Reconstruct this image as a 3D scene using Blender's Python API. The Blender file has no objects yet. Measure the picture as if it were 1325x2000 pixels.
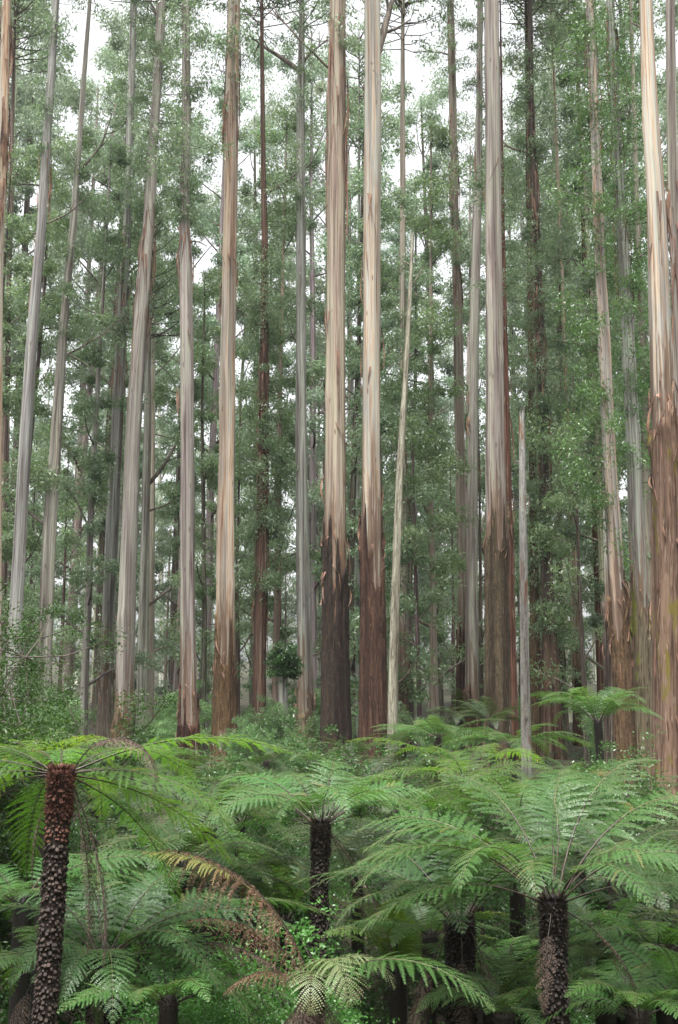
import bpy, math, random
import numpy as np
from mathutils import Vector

# ------------------------------------------------------------------ camera, world, sun, exposure
SC = bpy.context.scene
COL = SC.collection
FPX = 2200.0                    # focal length in pixels of the 1325 x 2000 photograph
PITCH = math.radians(10.3)
CAMZ = 6.0
HAZE = 0.0002
cam_d = bpy.data.cameras.new('camera')
cam = bpy.data.objects.new('camera', cam_d); COL.objects.link(cam)
cam.location = (0, 0, CAMZ); cam.rotation_euler = (math.radians(90) + PITCH, 0, 0)
cam_d.sensor_fit = 'VERTICAL'; cam_d.sensor_height = 36; cam_d.sensor_width = 24
cam_d.lens = 36 * FPX / 2000; cam_d.clip_start = 0.1; cam_d.clip_end = 3000
SC.camera = cam
SC.view_settings.view_transform = 'Standard'; SC.view_settings.look = 'None'
SC.view_settings.gamma = 1; SC.view_settings.use_curve_mapping = False
SC.view_settings.exposure = 1.78
SUN_EL, SUN_AZ = math.radians(72), math.radians(200)
W = bpy.data.worlds.new('World'); SC.world = W; W.use_nodes = True
nt = W.node_tree; nt.nodes.clear()
sky = nt.nodes.new('ShaderNodeTexSky'); sky.sky_type = 'NISHITA'; sky.sun_disc = False
sky.sun_elevation = SUN_EL; sky.sun_rotation = SUN_AZ; sky.dust_density = 6; sky.air_density = 1.0; sky.ozone_density = 1
hs = nt.nodes.new('ShaderNodeHueSaturation'); hs.inputs['Saturation'].default_value = 0.10
bg = nt.nodes.new('ShaderNodeBackground'); bg.inputs['Strength'].default_value = 0.132
wo = nt.nodes.new('ShaderNodeOutputWorld')
nt.links.new(sky.outputs[0], hs.inputs['Color']); nt.links.new(hs.outputs[0], bg.inputs[0]); nt.links.new(bg.outputs[0], wo.inputs[0])
sun_d = bpy.data.lights.new('sun', 'SUN'); sun_d.energy = 1.5; sun_d.angle = math.radians(20); sun_d.color = (1, .97, .92)
sun = bpy.data.objects.new('sun', sun_d); COL.objects.link(sun)
sv = Vector((math.sin(SUN_AZ) * math.cos(SUN_EL), math.cos(SUN_AZ) * math.cos(SUN_EL), math.sin(SUN_EL)))
sun.rotation_euler = sv.to_track_quat('Z', 'Y').to_euler(); sun.location = (0, -20, 60)
SC.cycles.use_denoising = True; SC.cycles.denoiser = 'OPENIMAGEDENOISE'; SC.cycles.denoising_input_passes = 'RGB_ALBEDO_NORMAL'; SC.cycles.denoising_prefilter = 'ACCURATE'; SC.cycles.denoising_quality = 'HIGH'
SC.cycles.max_bounces = 8; SC.cycles.diffuse_bounces = 4; SC.cycles.transmission_bounces = 4; SC.cycles.glossy_bounces = 2

# ------------------------------------------------------------------ helpers
PI = math.pi
cp, sp = math.cos(PITCH), math.sin(PITCH)
def at(px, py, d):
    """the point at world distance Y = d seen at photograph pixel px, py"""
    a, b = px - 662.5, 1000 - py
    y = FPX * cp - b * sp; z = FPX * sp + b * cp
    k = d / y
    return np.array([a * k, d, CAMZ + z * k])
def mpp(d): return d / FPX       # metres per photograph pixel at distance d, roughly

def ground_z(x, y):
    k = [-60, -38, -20, -7, 0, 3, 7, 16, 25, 35, 45, 60, 80, 110, 200, 400]
    v = [44, 32, 16, 4.8, 4.6, 3.6, 1.1, 1.0, 2.0, 2.9, 3.6, 4.2, 5.0, 6.0, 13., 25.]  # steep rise behind the camera is unseen, added to block low sky light
    z = np.interp(y, k, v)
    return z + .18 * np.sin(x * .31 + 1) * np.cos(y * .23) + .12 * np.sin(x * .9 + y * .7) + np.clip(x - 4, 0, 20) * .03

def mesh_np(name, V, F, mats, mi=None, attrs=None, smooth=False):
    me = bpy.data.meshes.new(name)
    V = np.ascontiguousarray(V, dtype=np.float32); F = np.ascontiguousarray(F, dtype=np.int32)
    me.vertices.add(len(V)); me.vertices.foreach_set('co', V.ravel())
    me.loops.add(F.size); me.loops.foreach_set('vertex_index', F.ravel())
    k = F.shape[1]
    me.polygons.add(len(F)); me.polygons.foreach_set('loop_start', np.arange(len(F), dtype=np.int32) * k)
    for m in (mats if isinstance(mats, (list, tuple)) else [mats]): me.materials.append(m)
    if mi is not None: me.polygons.foreach_set('material_index', np.ascontiguousarray(mi, dtype=np.int32))
    if smooth is True: me.polygons.foreach_set('use_smooth', np.ones(len(F), dtype=bool))
    elif smooth is not False: me.polygons.foreach_set('use_smooth', np.ascontiguousarray(smooth, dtype=bool))
    for an, (typ, dom, data) in (attrs or {}).items():
        a = me.attributes.new(an, typ, dom)
        a.data.foreach_set('vector' if typ == 'FLOAT_VECTOR' else 'value', np.ascontiguousarray(data, dtype=np.float32).ravel())
    me.update(calc_edges=True)
    return me

class MB:
    """collects quads with material index, a per-face random and a per-vertex bark coordinate"""
    def __init__(s): s.V = []; s.F = []; s.M = []; s.R = []; s.B = []; s.S = []; s.n = 0
    def add(s, V, F, m=0, r=.5, bk=None, smooth=True):
        V = np.asarray(V, dtype=float); F = np.asarray(F)
        s.V.append(V); s.F.append(F + s.n); s.n += len(V)
        s.M.append(np.full(len(F), m)); s.R.append(np.broadcast_to(np.asarray(r, dtype=float), (len(F),)))
        s.B.append(V if bk is None else bk); s.S.append(np.full(len(F), smooth))
    def mesh(s, name, mats):
        return mesh_np(name, np.vstack(s.V), np.vstack(s.F), mats, np.concatenate(s.M),
                       {'rnd': ('FLOAT', 'FACE', np.concatenate(s.R)), 'bk': ('FLOAT_VECTOR', 'POINT', np.vstack(s.B))}, np.concatenate(s.S))

def unit(a): return a / np.maximum(np.linalg.norm(a, axis=-1, keepdims=True), 1e-9)
def tube(P, R, n=6, close=True):
    P = np.asarray(P, dtype=float); R = np.asarray(R, dtype=float)
    T = unit(np.gradient(P, axis=0))
    ref = np.array([1., 0, 0]) if abs(T[0, 0]) < .8 else np.array([0, 1., 0])
    U = unit(np.cross(T, ref)); Wv = np.cross(T, U)
    a = np.linspace(0, 2 * PI, n, endpoint=False)
    V = P[:, None, :] + R[:, None, None] * (np.cos(a)[None, :, None] * U[:, None, :] + np.sin(a)[None, :, None] * Wv[:, None, :])
    m = len(P); i = np.arange(m - 1)[:, None] * n; j = np.arange(n)[None, :]; k = (np.arange(n)[None, :] + 1) % n
    F = np.stack([i + j, i + k, i + n + k, i + n + j], -1).reshape(-1, 4)
    return V.reshape(-1, 3), F

def link(name, me, parent=None, loc=None, color=None):
    o = bpy.data.objects.new(name, me); COL.objects.link(o)
    if parent is not None: o.parent = parent
    if loc is not None: o.location = loc
    if color is not None: o.color = (*color, 1)
    return o
def thing(name, label, cat, loc, group=None, rz=0, scale=1, me=None):
    o = bpy.data.objects.new(name, me); COL.objects.link(o); o.empty_display_size = .3
    o.location = loc; o.rotation_euler = (0, 0, rz); o.scale = (scale,) * 3
    o['label'] = label; o['category'] = cat
    if group: o['group'] = group
    return o

# ------------------------------------------------------------------ materials
def new_mat(name):
    m = bpy.data.materials.new(name); m.use_nodes = True; t = m.node_tree; t.nodes.clear()
    out = t.nodes.new('ShaderNodeOutputMaterial')
    return m, t, out
def N(t, typ, **kw):
    n = t.nodes.new(typ)
    for k, v in kw.items():
        if k in n.inputs: n.inputs[k].default_value = v
        else: setattr(n, k, v)
    return n
def ramp(t, fac, stops, interp='LINEAR'):
    r = t.nodes.new('ShaderNodeValToRGB'); r.color_ramp.interpolation = interp
    e = r.color_ramp.elements
    while len(e) < len(stops): e.new(.5)
    for q, (p, c) in zip(e, stops):
        q.position = p; q.color = (*c, 1) if len(c) == 3 else c
    t.links.new(fac, r.inputs[0]); return r.outputs[0]
def mixc(t, fac, a, b, mode='MIX'):
    m = t.nodes.new('ShaderNodeMix'); m.data_type = 'RGBA'; m.blend_type = mode
    for s, v in ((0, fac), (6, a), (7, b)):
        if isinstance(v, bpy.types.NodeSocket): t.links.new(v, m.inputs[s])
        elif isinstance(v, (int, float)): m.inputs[s].default_value = v
        else: m.inputs[s].default_value = (*v, 1)
    return m.outputs[2]
def noise(t, vec, sc, detail=3, scale=1, rough=.55, dist=0):
    mp = N(t, 'ShaderNodeMapping'); mp.inputs['Scale'].default_value = sc
    t.links.new(vec, mp.inputs[0])
    n = N(t, 'ShaderNodeTexNoise', Scale=scale, Detail=detail, Roughness=rough, Distortion=dist)
    t.links.new(mp.outputs[0], n.inputs['Vector']); return n.outputs[0]

def leaf_mat(name, cols, trans, tw=.35, rough=.42, spec=.5, bump=False):
    m, t, out = new_mat(name)
    at_ = N(t, 'ShaderNodeAttribute', attribute_name='rnd')
    c = ramp(t, at_.outputs['Fac'], cols)
    oi = N(t, 'ShaderNodeObjectInfo')
    c = mixc(t, 1.0, c, oi.outputs['Color'], 'MULTIPLY')
    p = N(t, 'ShaderNodeBsdfPrincipled', Roughness=rough); p.inputs['Specular IOR Level'].default_value = spec
    t.links.new(c, p.inputs['Base Color'])
    tr = N(t, 'ShaderNodeBsdfTranslucent')
    tc = mixc(t, 1.0, mixc(t, .5, c, trans), oi.outputs['Color'], 'MULTIPLY'); t.links.new(tc, tr.inputs[0])
    mx = N(t, 'ShaderNodeMixShader'); mx.inputs[0].default_value = tw
    t.links.new(p.outputs[0], mx.inputs[1]); t.links.new(tr.outputs[0], mx.inputs[2]); t.links.new(mx.outputs[0], out.inputs[0])
    return m

def bark_mat(name, stops, streak=(.10, .06, .045), fleck=(.62, .5, .38), streak_at=.62, xy=5.0, zz=.22, rough=.75, bump=.4, fine=26, gain=.62, fz=.5, patch=None, patch_w=.5):
    """vertical streaks of the given colours, darker lines and pale flecks, all in trunk coordinates"""
    m, t, out = new_mat(name)
    a = N(t, 'ShaderNodeAttribute', attribute_name='bk'); v = a.outputs['Vector']
    oi = N(t, 'ShaderNodeObjectInfo')
    off = N(t, 'ShaderNodeVectorMath', operation='MULTIPLY_ADD')
    t.links.new(oi.outputs['Location'], off.inputs[0]); off.inputs[1].default_value = (.37, .37, 1.3); t.links.new(v, off.inputs[2])
    v = off.outputs[0]
    n1 = noise(t, v, (xy, xy, zz), 4, 1, .6, .6)
    c = ramp(t, n1, stops)
    nm = noise(t, v, (xy * 2.6, xy * 2.6, zz * .7), 3, 1, .6)
    c = mixc(t, 1.0, c, ramp(t, nm, [(.36, (.55, .52, .5)), (.48, (1, 1, 1)), (.6, (1.1, 1.1, 1.08)), (.68, (.8, .74, .66))]), 'MULTIPLY')
    n2 = noise(t, v, (fine, fine, fz), 3, 1, .6)
    mpv = N(t, 'ShaderNodeMapping'); mpv.inputs['Scale'].default_value = (2.6, 2.6, .75); t.links.new(v, mpv.inputs[0])
    vo = N(t, 'ShaderNodeTexVoronoi', Scale=1.0); t.links.new(mpv.outputs[0], vo.inputs['Vector'])
    c = mixc(t, ramp(t, vo.outputs['Distance'], [(.05, (.9, .9, .9)), (.13, (0, 0, 0))]), c, streak)
    c = mixc(t, ramp(t, n2, [(streak_at, (0, 0, 0)), (min(streak_at + .09, 1), (1, 1, 1))]), c, streak)
    n3 = noise(t, v, (fine * .8, fine * .8, max(1.6, fz * 1.2)), 2, 1, .5)
    c = mixc(t, ramp(t, n3, [(.64, (0, 0, 0)), (.72, (.7, .7, .7))]), c, fleck)
    if patch:
        n4 = noise(t, v, (2.2, 2.2, .5), 4, 1, .65, .4)
        c = mixc(t, ramp(t, n4, [(patch_w, (0, 0, 0)), (patch_w + .06, (1, 1, 1))]), c, patch)
    sk = N(t, 'ShaderNodeAttribute', attribute_name='skw')
    n6 = noise(t, v, (xy * 1.9, xy * 1.9, .3), 4, 1, .65)
    ad = N(t, 'ShaderNodeMath', operation='MULTIPLY_ADD'); t.links.new(sk.outputs['Fac'], ad.inputs[0]); ad.inputs[1].default_value = .29; t.links.new(n6, ad.inputs[2])
    c = mixc(t, ramp(t, ad.outputs[0], [(.70, (0, 0, 0)), (.75, (.9, .9, .9))]), c, mixc(t, n2, (.11, .065, .045), (.34, .215, .14)))
    n5 = noise(t, v, (2.4, 2.4, .09), 3, 1)
    c = mixc(t, 1.0, c, ramp(t, n5, [(.40, (.62, .58, .57)), (.47, (.95, .95, .95)), (.6, (1.22, 1.22, 1.2))]), 'MULTIPLY')
    c = mixc(t, 1.0, c, oi.outputs['Color'], 'MULTIPLY'); c = mixc(t, 1.0, c, (gain * .955, gain, gain * .99), 'MULTIPLY')
    p = N(t, 'ShaderNodeBsdfPrincipled', Roughness=rough); p.inputs['Specular IOR Level'].default_value = .3
    t.links.new(c, p.inputs['Base Color'])
    b = N(t, 'ShaderNodeBump', Strength=bump, Distance=.05)
    t.links.new(n2, b.inputs['Height']); t.links.new(b.outputs[0], p.inputs['Normal'])
    t.links.new(p.outputs[0], out.inputs[0])
    return m

MT = {}
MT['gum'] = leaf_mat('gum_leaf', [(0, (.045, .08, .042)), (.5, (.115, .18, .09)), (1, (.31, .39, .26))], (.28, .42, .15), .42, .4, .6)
MT['gumfar'] = leaf_mat('gum_leaf_far', [(0, (.10, .14, .10)), (.5, (.205, .275, .175)), (1, (.42, .49, .37))], (.34, .46, .25), .44, .45, .6)  # paler, greyer gum leaf with distance haze painted into the colour
MT['gumfresh'] = leaf_mat('gum_leaf_fresh', [(0, (.045, .10, .035)), (.5, (.09, .19, .06)), (1, (.17, .29, .10))], (.24, .42, .10), .4, .36, .6)
MT['wattle'] = leaf_mat('wattle_leaf', [(0, (.03, .075, .018)), (.5, (.07, .135, .03)), (1, (.13, .21, .05))], (.22, .4, .06), .36, .5)
MT['shrub'] = leaf_mat('shrub_leaf', [(0, (.03, .08, .025)), (.5, (.055, .13, .04)), (1, (.10, .20, .07))], (.14, .32, .06), .3, .32, .5)
MT['fern'] = leaf_mat('fern_pinnule', [(0, (.020, .064, .011)), (.5, (.037, .105, .020)), (.92, (.068, .15, .034)), (1, (.20, .11, .04))], (.20, .42, .03), .28, .42, .55)
MT['fernsun'] = leaf_mat('fern_lit_colour_pinnule', [(0, (.026, .072, .012)), (.5, (.046, .12, .022)), (.92, (.08, .165, .035)), (1, (.22, .13, .04))], (.27, .52, .04), .42, .42, .5)  # lit copy of the fern leaf, glow of light put into its colour
MT['fernpale'] = leaf_mat('fern_pale_pinnule', [(0, (.10, .17, .06)), (.5, (.17, .235, .10)), (1, (.27, .26, .14))], (.25, .36, .08), .3, .4)
MT['fernyellow'] = leaf_mat('fern_yellowing_pinnule', [(0, (.16, .24, .05)), (.5, (.3, .33, .09)), (1, (.36, .22, .09))], (.5, .5, .06), .3, .5)
MT['ferndead'] = leaf_mat('fern_dead_pinnule', [(0, (.07, .038, .022)), (.5, (.145, .078, .043)), (1, (.25, .145, .08))], (.2, .1, .05), .2, .7)
MT['ferndeadgrey'] = leaf_mat('fern_old_pinnule', [(0, (.05, .032, .025)), (.5, (.10, .065, .05)), (1, (.2, .14, .11))], (.15, .09, .06), .2, .8)
MT['litter'] = leaf_mat('litter_leaf', [(0, (.035, .025, .018)), (.6, (.08, .05, .032)), (1, (.16, .10, .06))], (.1, .06, .03), .15, .8)
def plain(name, c, rough=.7, c2=None, sc=30):
    m, t, out = new_mat(name)
    tc = N(t, 'ShaderNodeTexCoord')
    n = noise(t, tc.outputs['Object'], (sc, sc, sc * .3), 3)
    col = ramp(t, n, [(.35, c), (.65, c2 or tuple(x * 1.7 for x in c))])
    p = N(t, 'ShaderNodeBsdfPrincipled', Roughness=rough); t.links.new(col, p.inputs['Base Color']); t.links.new(p.outputs[0], out.inputs[0])
    return m
MT['stipe'] = plain('fern_stipe', (.02, .012, .008), .5, (.045, .028, .016))
MT['rachis'] = plain('fern_rachis', (.045, .05, .018), .5, (.10, .11, .035))
MT['twig'] = plain('twig', (.045, .034, .028), .8, (.10, .075, .06), 6)
MT['limb'] = bark_mat('limb_bark', [(.3, (.13, .10, .085)), (.5, (.24, .19, .16)), (.7, (.32, .27, .22))], xy=6, zz=1.0)
MT['ribbon'] = plain('bark_ribbon', (.075, .04, .028), .8, (.24, .13, .08), 5)
# smooth gum barks
MT['cream'] = bark_mat('cream_bark', [(.32, (.30, .17, .11)), (.40, (.52, .36, .25)), (.47, (.62, .50, .40)), (.55, (.50, .47, .44)), (.62, (.56, .53, .42)), (.70, (.44, .36, .30))], (.20, .10, .065), (.62, .45, .3), .66, bump=.2)
MT['mauve'] = bark_mat('mauve_bark', [(.32, (.23, .17, .155)), (.42, (.36, .30, .28)), (.5, (.44, .39, .36)), (.57, (.46, .46, .36)), (.66, (.30, .24, .23))], (.17, .11, .09), (.5, .42, .33), .68, bump=.2)
MT['grey'] = bark_mat('grey_bark', [(.32, (.17, .14, .13)), (.42, (.30, .27, .255)), (.5, (.40, .39, .365)), (.58, (.48, .49, .43)), (.68, (.24, .19, .17))], (.12, .08, .065), (.5, .46, .4), .62, bump=.25)
MT['tan'] = bark_mat('tan_bark', [(.32, (.22, .15, .12)), (.42, (.36, .28, .23)), (.5, (.42, .35, .29)), (.58, (.45, .43, .33)), (.68, (.32, .24, .2))], (.15, .085, .06), (.52, .4, .28), .64, bump=.2)
MT['snag'] = bark_mat('snag_bark', [(.36, (.20, .17, .13)), (.5, (.42, .38, .29)), (.62, (.52, .49, .38))], (.12, .09, .07), (.56, .52, .42), .58, xy=9, zz=1.2, fz=4, gain=.62)
# rough barks
MT['stringred'] = bark_mat('stringy_red_bark', [(.32, (.06, .035, .028)), (.45, (.14, .07, .05)), (.56, (.22, .12, .085)), (.66, (.33, .25, .2)), (.78, (.42, .36, .3))], (.04, .022, .018), (.36, .2, .13), .54, xy=9, zz=.3, rough=.9, bump=.9)
MT['stringdark'] = bark_mat('stringy_dark_bark', [(.34, (.055, .04, .033)), (.46, (.12, .085, .07)), (.56, (.2, .15, .125)), (.68, (.32, .27, .23)), (.8, (.4, .36, .3))], (.035, .024, .02), (.33, .25, .2), .54, xy=8, zz=.25, rough=.9, bump=.9)
MT['basedark'] = bark_mat('dark_base_bark', [(.3, (.024, .017, .013)), (.5, (.045, .03, .022)), (.7, (.09, .055, .038))], (.02, .013, .01), (.17, .10, .06), .56, xy=10, zz=2.0, fz=6, gain=.62, rough=.95, bump=1, fine=30)
MT['basered'] = bark_mat('red_base_bark', [(.3, (.05, .026, .02)), (.5, (.11, .055, .038)), (.7, (.19, .10, .065))], (.03, .018, .013), (.32, .17, .10), .56, xy=8, zz=.9, fz=4, gain=.62, rough=.95, bump=1, fine=30)
MT['baseolive'] = bark_mat('olive_base_bark', [(.3, (.06, .045, .028)), (.5, (.11, .078, .048)), (.7, (.17, .12, .075))], (.035, .027, .018), (.26, .19, .13), .56, xy=9, zz=1.4, fz=5, gain=.7, rough=.95, bump=1, fine=30)
MT['basemoss'] = bark_mat('mossy_base_bark', [(.3, (.13, .10, .08)), (.5, (.22, .17, .14)), (.7, (.30, .25, .21))], (.07, .045, .035), (.42, .37, .33), .56, xy=7, zz=.5, fz=1.4, gain=.8, rough=.95, bump=1, patch=(.20, .20, .055), patch_w=.56)
MT['lichen'] = bark_mat('lichen_bark', [(.35, (.28, .25, .24)), (.5, (.36, .34, .32)), (.65, (.30, .28, .22))], (.10, .07, .06), (.5, .5, .48), .58, xy=8, zz=2.2, fz=8, patch=(.22, .095, .05), patch_w=.56)
def fern_trunk_mat():
    m, t, out = new_mat('fern_trunk')
    a = N(t, 'ShaderNodeAttribute', attribute_name='rnd'); tc = N(t, 'ShaderNodeTexCoord')
    n = noise(t, tc.outputs['Object'], (40, 40, 40), 3)
    c = ramp(t, a.outputs['Fac'], [(0, (.012, .008, .006)), (.35, (.028, .019, .013)), (.6, (.048, .036, .028)), (.8, (.04, .018, .012)), (1, (.085, .03, .017))])
    c = mixc(t, 1.0, c, ramp(t, n, [(.3, (.55, .55, .55)), (.7, (1.4, 1.35, 1.3))]), 'MULTIPLY')
    oi = N(t, 'ShaderNodeObjectInfo'); c = mixc(t, 1.0, c, oi.outputs['Color'], 'MULTIPLY')
    p = N(t, 'ShaderNodeBsdfPrincipled', Roughness=.8); t.links.new(c, p.inputs['Base Color']); t.links.new(p.outputs[0], out.inputs[0])
    return m
MT['ferntrunk'] = fern_trunk_mat()

# ------------------------------------------------------------------ ground
gx = np.concatenate([np.linspace(-260, -30, 24), np.linspace(-28, 28, 80), np.linspace(30, 260, 24)])
gy = np.concatenate([np.linspace(-60, 0, 20), np.linspace(1, 70, 90), np.linspace(74, 400, 50)])
X, Y = np.meshgrid(gx, gy); Z = ground_z(X, Y)
nx, ny = len(gx), len(gy)
i = (np.arange(ny - 1)[:, None] * nx + np.arange(nx - 1)[None, :])
GF = np.stack([i, i + 1, i + nx + 1, i + nx], -1).reshape(-1, 4)
m, t, out = new_mat('forest_floor')
tc = N(t, 'ShaderNodeTexCoord'); n1 = noise(t, tc.outputs['Object'], (.9, .9, .9), 5); n2 = noise(t, tc.outputs['Object'], (9, 9, 9), 4)
c = ramp(t, n1, [(.38, (.022, .016, .010)), (.5, (.035, .030, .015)), (.62, (.022, .036, .012))])  # floor tones darkened, painting in the deep shade of the gully
c = mixc(t, 1.0, c, ramp(t, n2, [(.3, (.5, .5, .5)), (.7, (1.5, 1.4, 1.3))]), 'MULTIPLY')
p = N(t, 'ShaderNodeBsdfPrincipled', Roughness=.95); t.links.new(c, p.inputs['Base Color'])
b = N(t, 'ShaderNodeBump', Strength=.8, Distance=.1); t.links.new(n2, b.inputs['Height']); t.links.new(b.outputs[0], p.inputs['Normal'])
t.links.new(p.outputs[0], out.inputs[0])
g = link('ground', mesh_np('ground', np.stack([X, Y, Z], -1).reshape(-1, 3), GF, m, smooth=True)); g['kind'] = 'structure'

# ------------------------------------------------------------------ leaves and foliage
def leaf_quads(P, D, L, Wd, rng):
    n = len(P); S = unit(np.cross(D, rng.normal(size=(n, 3))))
    mid = P + D * (L * .42)[:, None]
    V = np.stack([P, mid + S * (Wd / 2)[:, None], P + D * L[:, None], mid - S * (Wd / 2)[:, None]], 1).reshape(-1, 3)
    return V, np.arange(4 * n).reshape(n, 4)
def clumps(mb, C, R, per, L, Wd, rng, droop=.6, m=0, flat=.65, cr=None, clr=None):
    """leaves in soft ellipsoids round the centres C"""
    nC = len(C); k = np.maximum((per * rng.uniform(.6, 1.4, nC)).astype(int), 3)
    idx = np.repeat(np.arange(nC), k); n = len(idx)
    d = unit(rng.normal(size=(n, 3))) * (rng.uniform(0, 1, n) ** .45)[:, None]
    P = C[idx] + d * (R[idx] * rng.uniform(.7, 1.1, n))[:, None] * np.array([1, 1, flat])
    D = unit(np.stack([rng.normal(0, 1, n), rng.normal(0, 1, n), rng.normal(-droop * 1.6, .7, n)], -1))
    ll = L * rng.uniform(.6, 1.25, n); ww = Wd * rng.uniform(.7, 1.25, n)
    V, F = leaf_quads(P, D, ll, ww, rng)
    base = rng.uniform(.1, .9, nC)[idx] if clr is None else clr[idx]
    mb.add(V, F, m, np.clip(base * .6 + rng.uniform(0, .5, n) ** 1.3, 0, 1), smooth=False)
def arc(p0, az, el, L, bend, n, rng, wob=.06):
    """a limb starting at p0: azimuth, elevation, length, change of elevation along it"""
    pts = [np.array(p0, dtype=float)]; e, a = el, az
    for q in range(n):
        pts.append(pts[-1] + L / n * np.array([math.cos(a) * math.cos(e), math.sin(a) * math.cos(e), math.sin(e)]))
        e += bend / n + rng.normal(0, wob * 1.6); a += rng.normal(0, wob * 2.2)
    return np.array(pts)

def trunk_mb(P, R, rng, n=22, rough=.03, ridges=0., flare=.35, dz=.45, zoff=0, top_taper=False):
    """a displaced trunk along the world path P (bottom to top) with radii R"""
    P = np.asarray(P, dtype=float); R = np.asarray(R, dtype=float)
    s = np.concatenate([[0], np.cumsum(np.linalg.norm(np.diff(P, axis=0), axis=1))])
    ss = np.arange(0, s[-1] + dz * .99, dz); ss[-1] = s[-1]
    p = np.stack([np.interp(ss, s, P[:, q]) for q in range(3)], -1); r = np.interp(ss, s, R)
    for _ in range(3):                                    # soften the corners
        p[1:-1] = p[:-2] * .25 + p[1:-1] * .5 + p[2:] * .25
    w = np.cumsum(rng.normal(0, .012, (len(p), 2)), axis=0) * r[0]
    w -= np.linspace(0, 1, len(p))[:, None] * w[-1]
    p[:, :2] += w * .6
    a = np.linspace(0, 2 * PI, n, endpoint=False)
    A, S_ = np.meshgrid(a, ss)
    ph = rng.uniform(0, 6.28, 8)
    disp = rough * (np.sin(A * 2 + S_ * .21 + ph[0]) + .8 * np.sin(A * 3 - S_ * .33 + ph[1]) + .5 * np.sin(A * 5 + S_ * .8 + ph[2]) + .5 * np.sin(S_ * .9 + ph[3]) * np.sin(S_ * .23 + ph[4]))
    disp += ridges * (np.sin(A * 7 + .5 * np.sin(S_ * .5 + ph[5]) * 2 + ph[5]) + .7 * np.sin(A * 11 + S_ * .3 + ph[6]) + rng.normal(0, .5, A.shape))
    fl = flare * np.exp(-S_ / 1.1) * (1 + .25 * np.sin(A * 5 + ph[7]))
    knots = rng.uniform(0, ss[-1], max(1, int(ss[-1] / 2.5)))
    for kz in knots:                                       # branch scars: small swellings
        ka = rng.uniform(0, 6.28)
        da = np.angle(np.exp(1j * (A - ka)))
        disp += .14 * np.exp(-((S_ - kz) / .3) ** 2 - (da / .45) ** 2)
    rr = r[:, None] * (1 + disp + fl)
    V = np.stack([p[:, None, 0] + rr * np.cos(A), p[:, None, 1] + rr * np.sin(A), np.broadcast_to(p[:, None, 2], A.shape)], -1)
    bk = np.stack([r[0] * np.cos(A) * 1.0, r[0] * np.sin(A) * 1.0, S_ + zoff], -1)
    mrow = len(ss); i = np.arange(mrow - 1)[:, None] * n; j = np.arange(n)[None, :]; k = (j + 1) % n
    F = np.stack([i + j, i + k, i + n + k, i + n + j], -1).reshape(-1, 4)
    return V.reshape(-1, 3), F, bk.reshape(-1, 3), p, r
def skirt_mb(p, r, h0, jag, rng, n=80, lift=.02, dz=.4, zoff=0, h_side=0., side=0.):
    """the shell of rough bark left on the lower trunk, its upper edge torn into tongues"""
    s = np.concatenate([[0], np.cumsum(np.linalg.norm(np.diff(p, axis=0), axis=1))])
    a = np.linspace(0, 2 * PI, n, endpoint=False)
    low = sum(rng.uniform(.2, .5) * np.sin(k * a + rng.uniform(0, 6.28)) for k in (1, 2, 3))
    teeth = rng.uniform(-.09, .09, n)
    for _ in range(14):
        ca = rng.uniform(0, 6.28); wd_ = rng.uniform(.04, .26); da = np.abs(np.angle(np.exp(1j * (a - ca))))
        teeth = teeth + rng.uniform(.1, 1.) ** 2 * 1.8 * np.clip(1 - da / wd_, 0, 1) ** .5
    h = h0 + jag * (low * .45 + teeth * .55 - .2) + h_side * np.cos(a - side)
    h = np.clip(h, .5, s[-1] * .97)
    m = int(h.max() / dz) + 3
    tt = np.linspace(0, 1, m)
    H = tt[:, None] * h[None, :]
    px_ = np.interp(H, s, p[:, 0]); py_ = np.interp(H, s, p[:, 1]); pz_ = np.interp(H, s, p[:, 2]); rr = np.interp(H, s, r)
    A = np.broadcast_to(a, H.shape)
    ph = rng.uniform(0, 6.28, 4)
    rel = lift + .014 * np.sin(A * 13 + H * .4 + ph[0]) + .012 * np.sin(A * 23 + H * .8 + ph[1]) + rng.normal(0, .009, H.shape)
    peel = np.where(rng.uniform(0, 1, n) > .75, rng.uniform(.03, .14, n), .0)[None, :] * np.clip((H - (h[None, :] - .7)) / .7, 0, 1) ** 2
    fl = .5 * np.exp(-H / 1.1) * (1 + .25 * np.sin(A * 5 + ph[2]))
    R2 = rr * (1.07 + fl) + rel + peel
    R2[-1] -= .0
    V = np.stack([px_ + R2 * np.cos(A), py_ + R2 * np.sin(A), pz_], -1)
    bk = np.stack([r[0] * np.cos(A), r[0] * np.sin(A), H + zoff], -1)
    # inner lip so that the torn edge has thickness
    lipR = rr[-1] * 1.0
    lip = np.stack([px_[-1] + lipR * np.cos(a), py_[-1] + lipR * np.sin(a), pz_[-1] - .05], -1)
    V = np.concatenate([V.reshape(-1, 3), lip]); bk = np.concatenate([bk.reshape(-1, 3), bk[-1]])
    i = np.arange(m)[:, None] * n; j = np.arange(n)[None, :]; k = (j + 1) % n
    F = np.stack([i + j, i + k, i + n + k, i + n + j], -1).reshape(-1, 4)
    return V, F, bk
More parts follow.
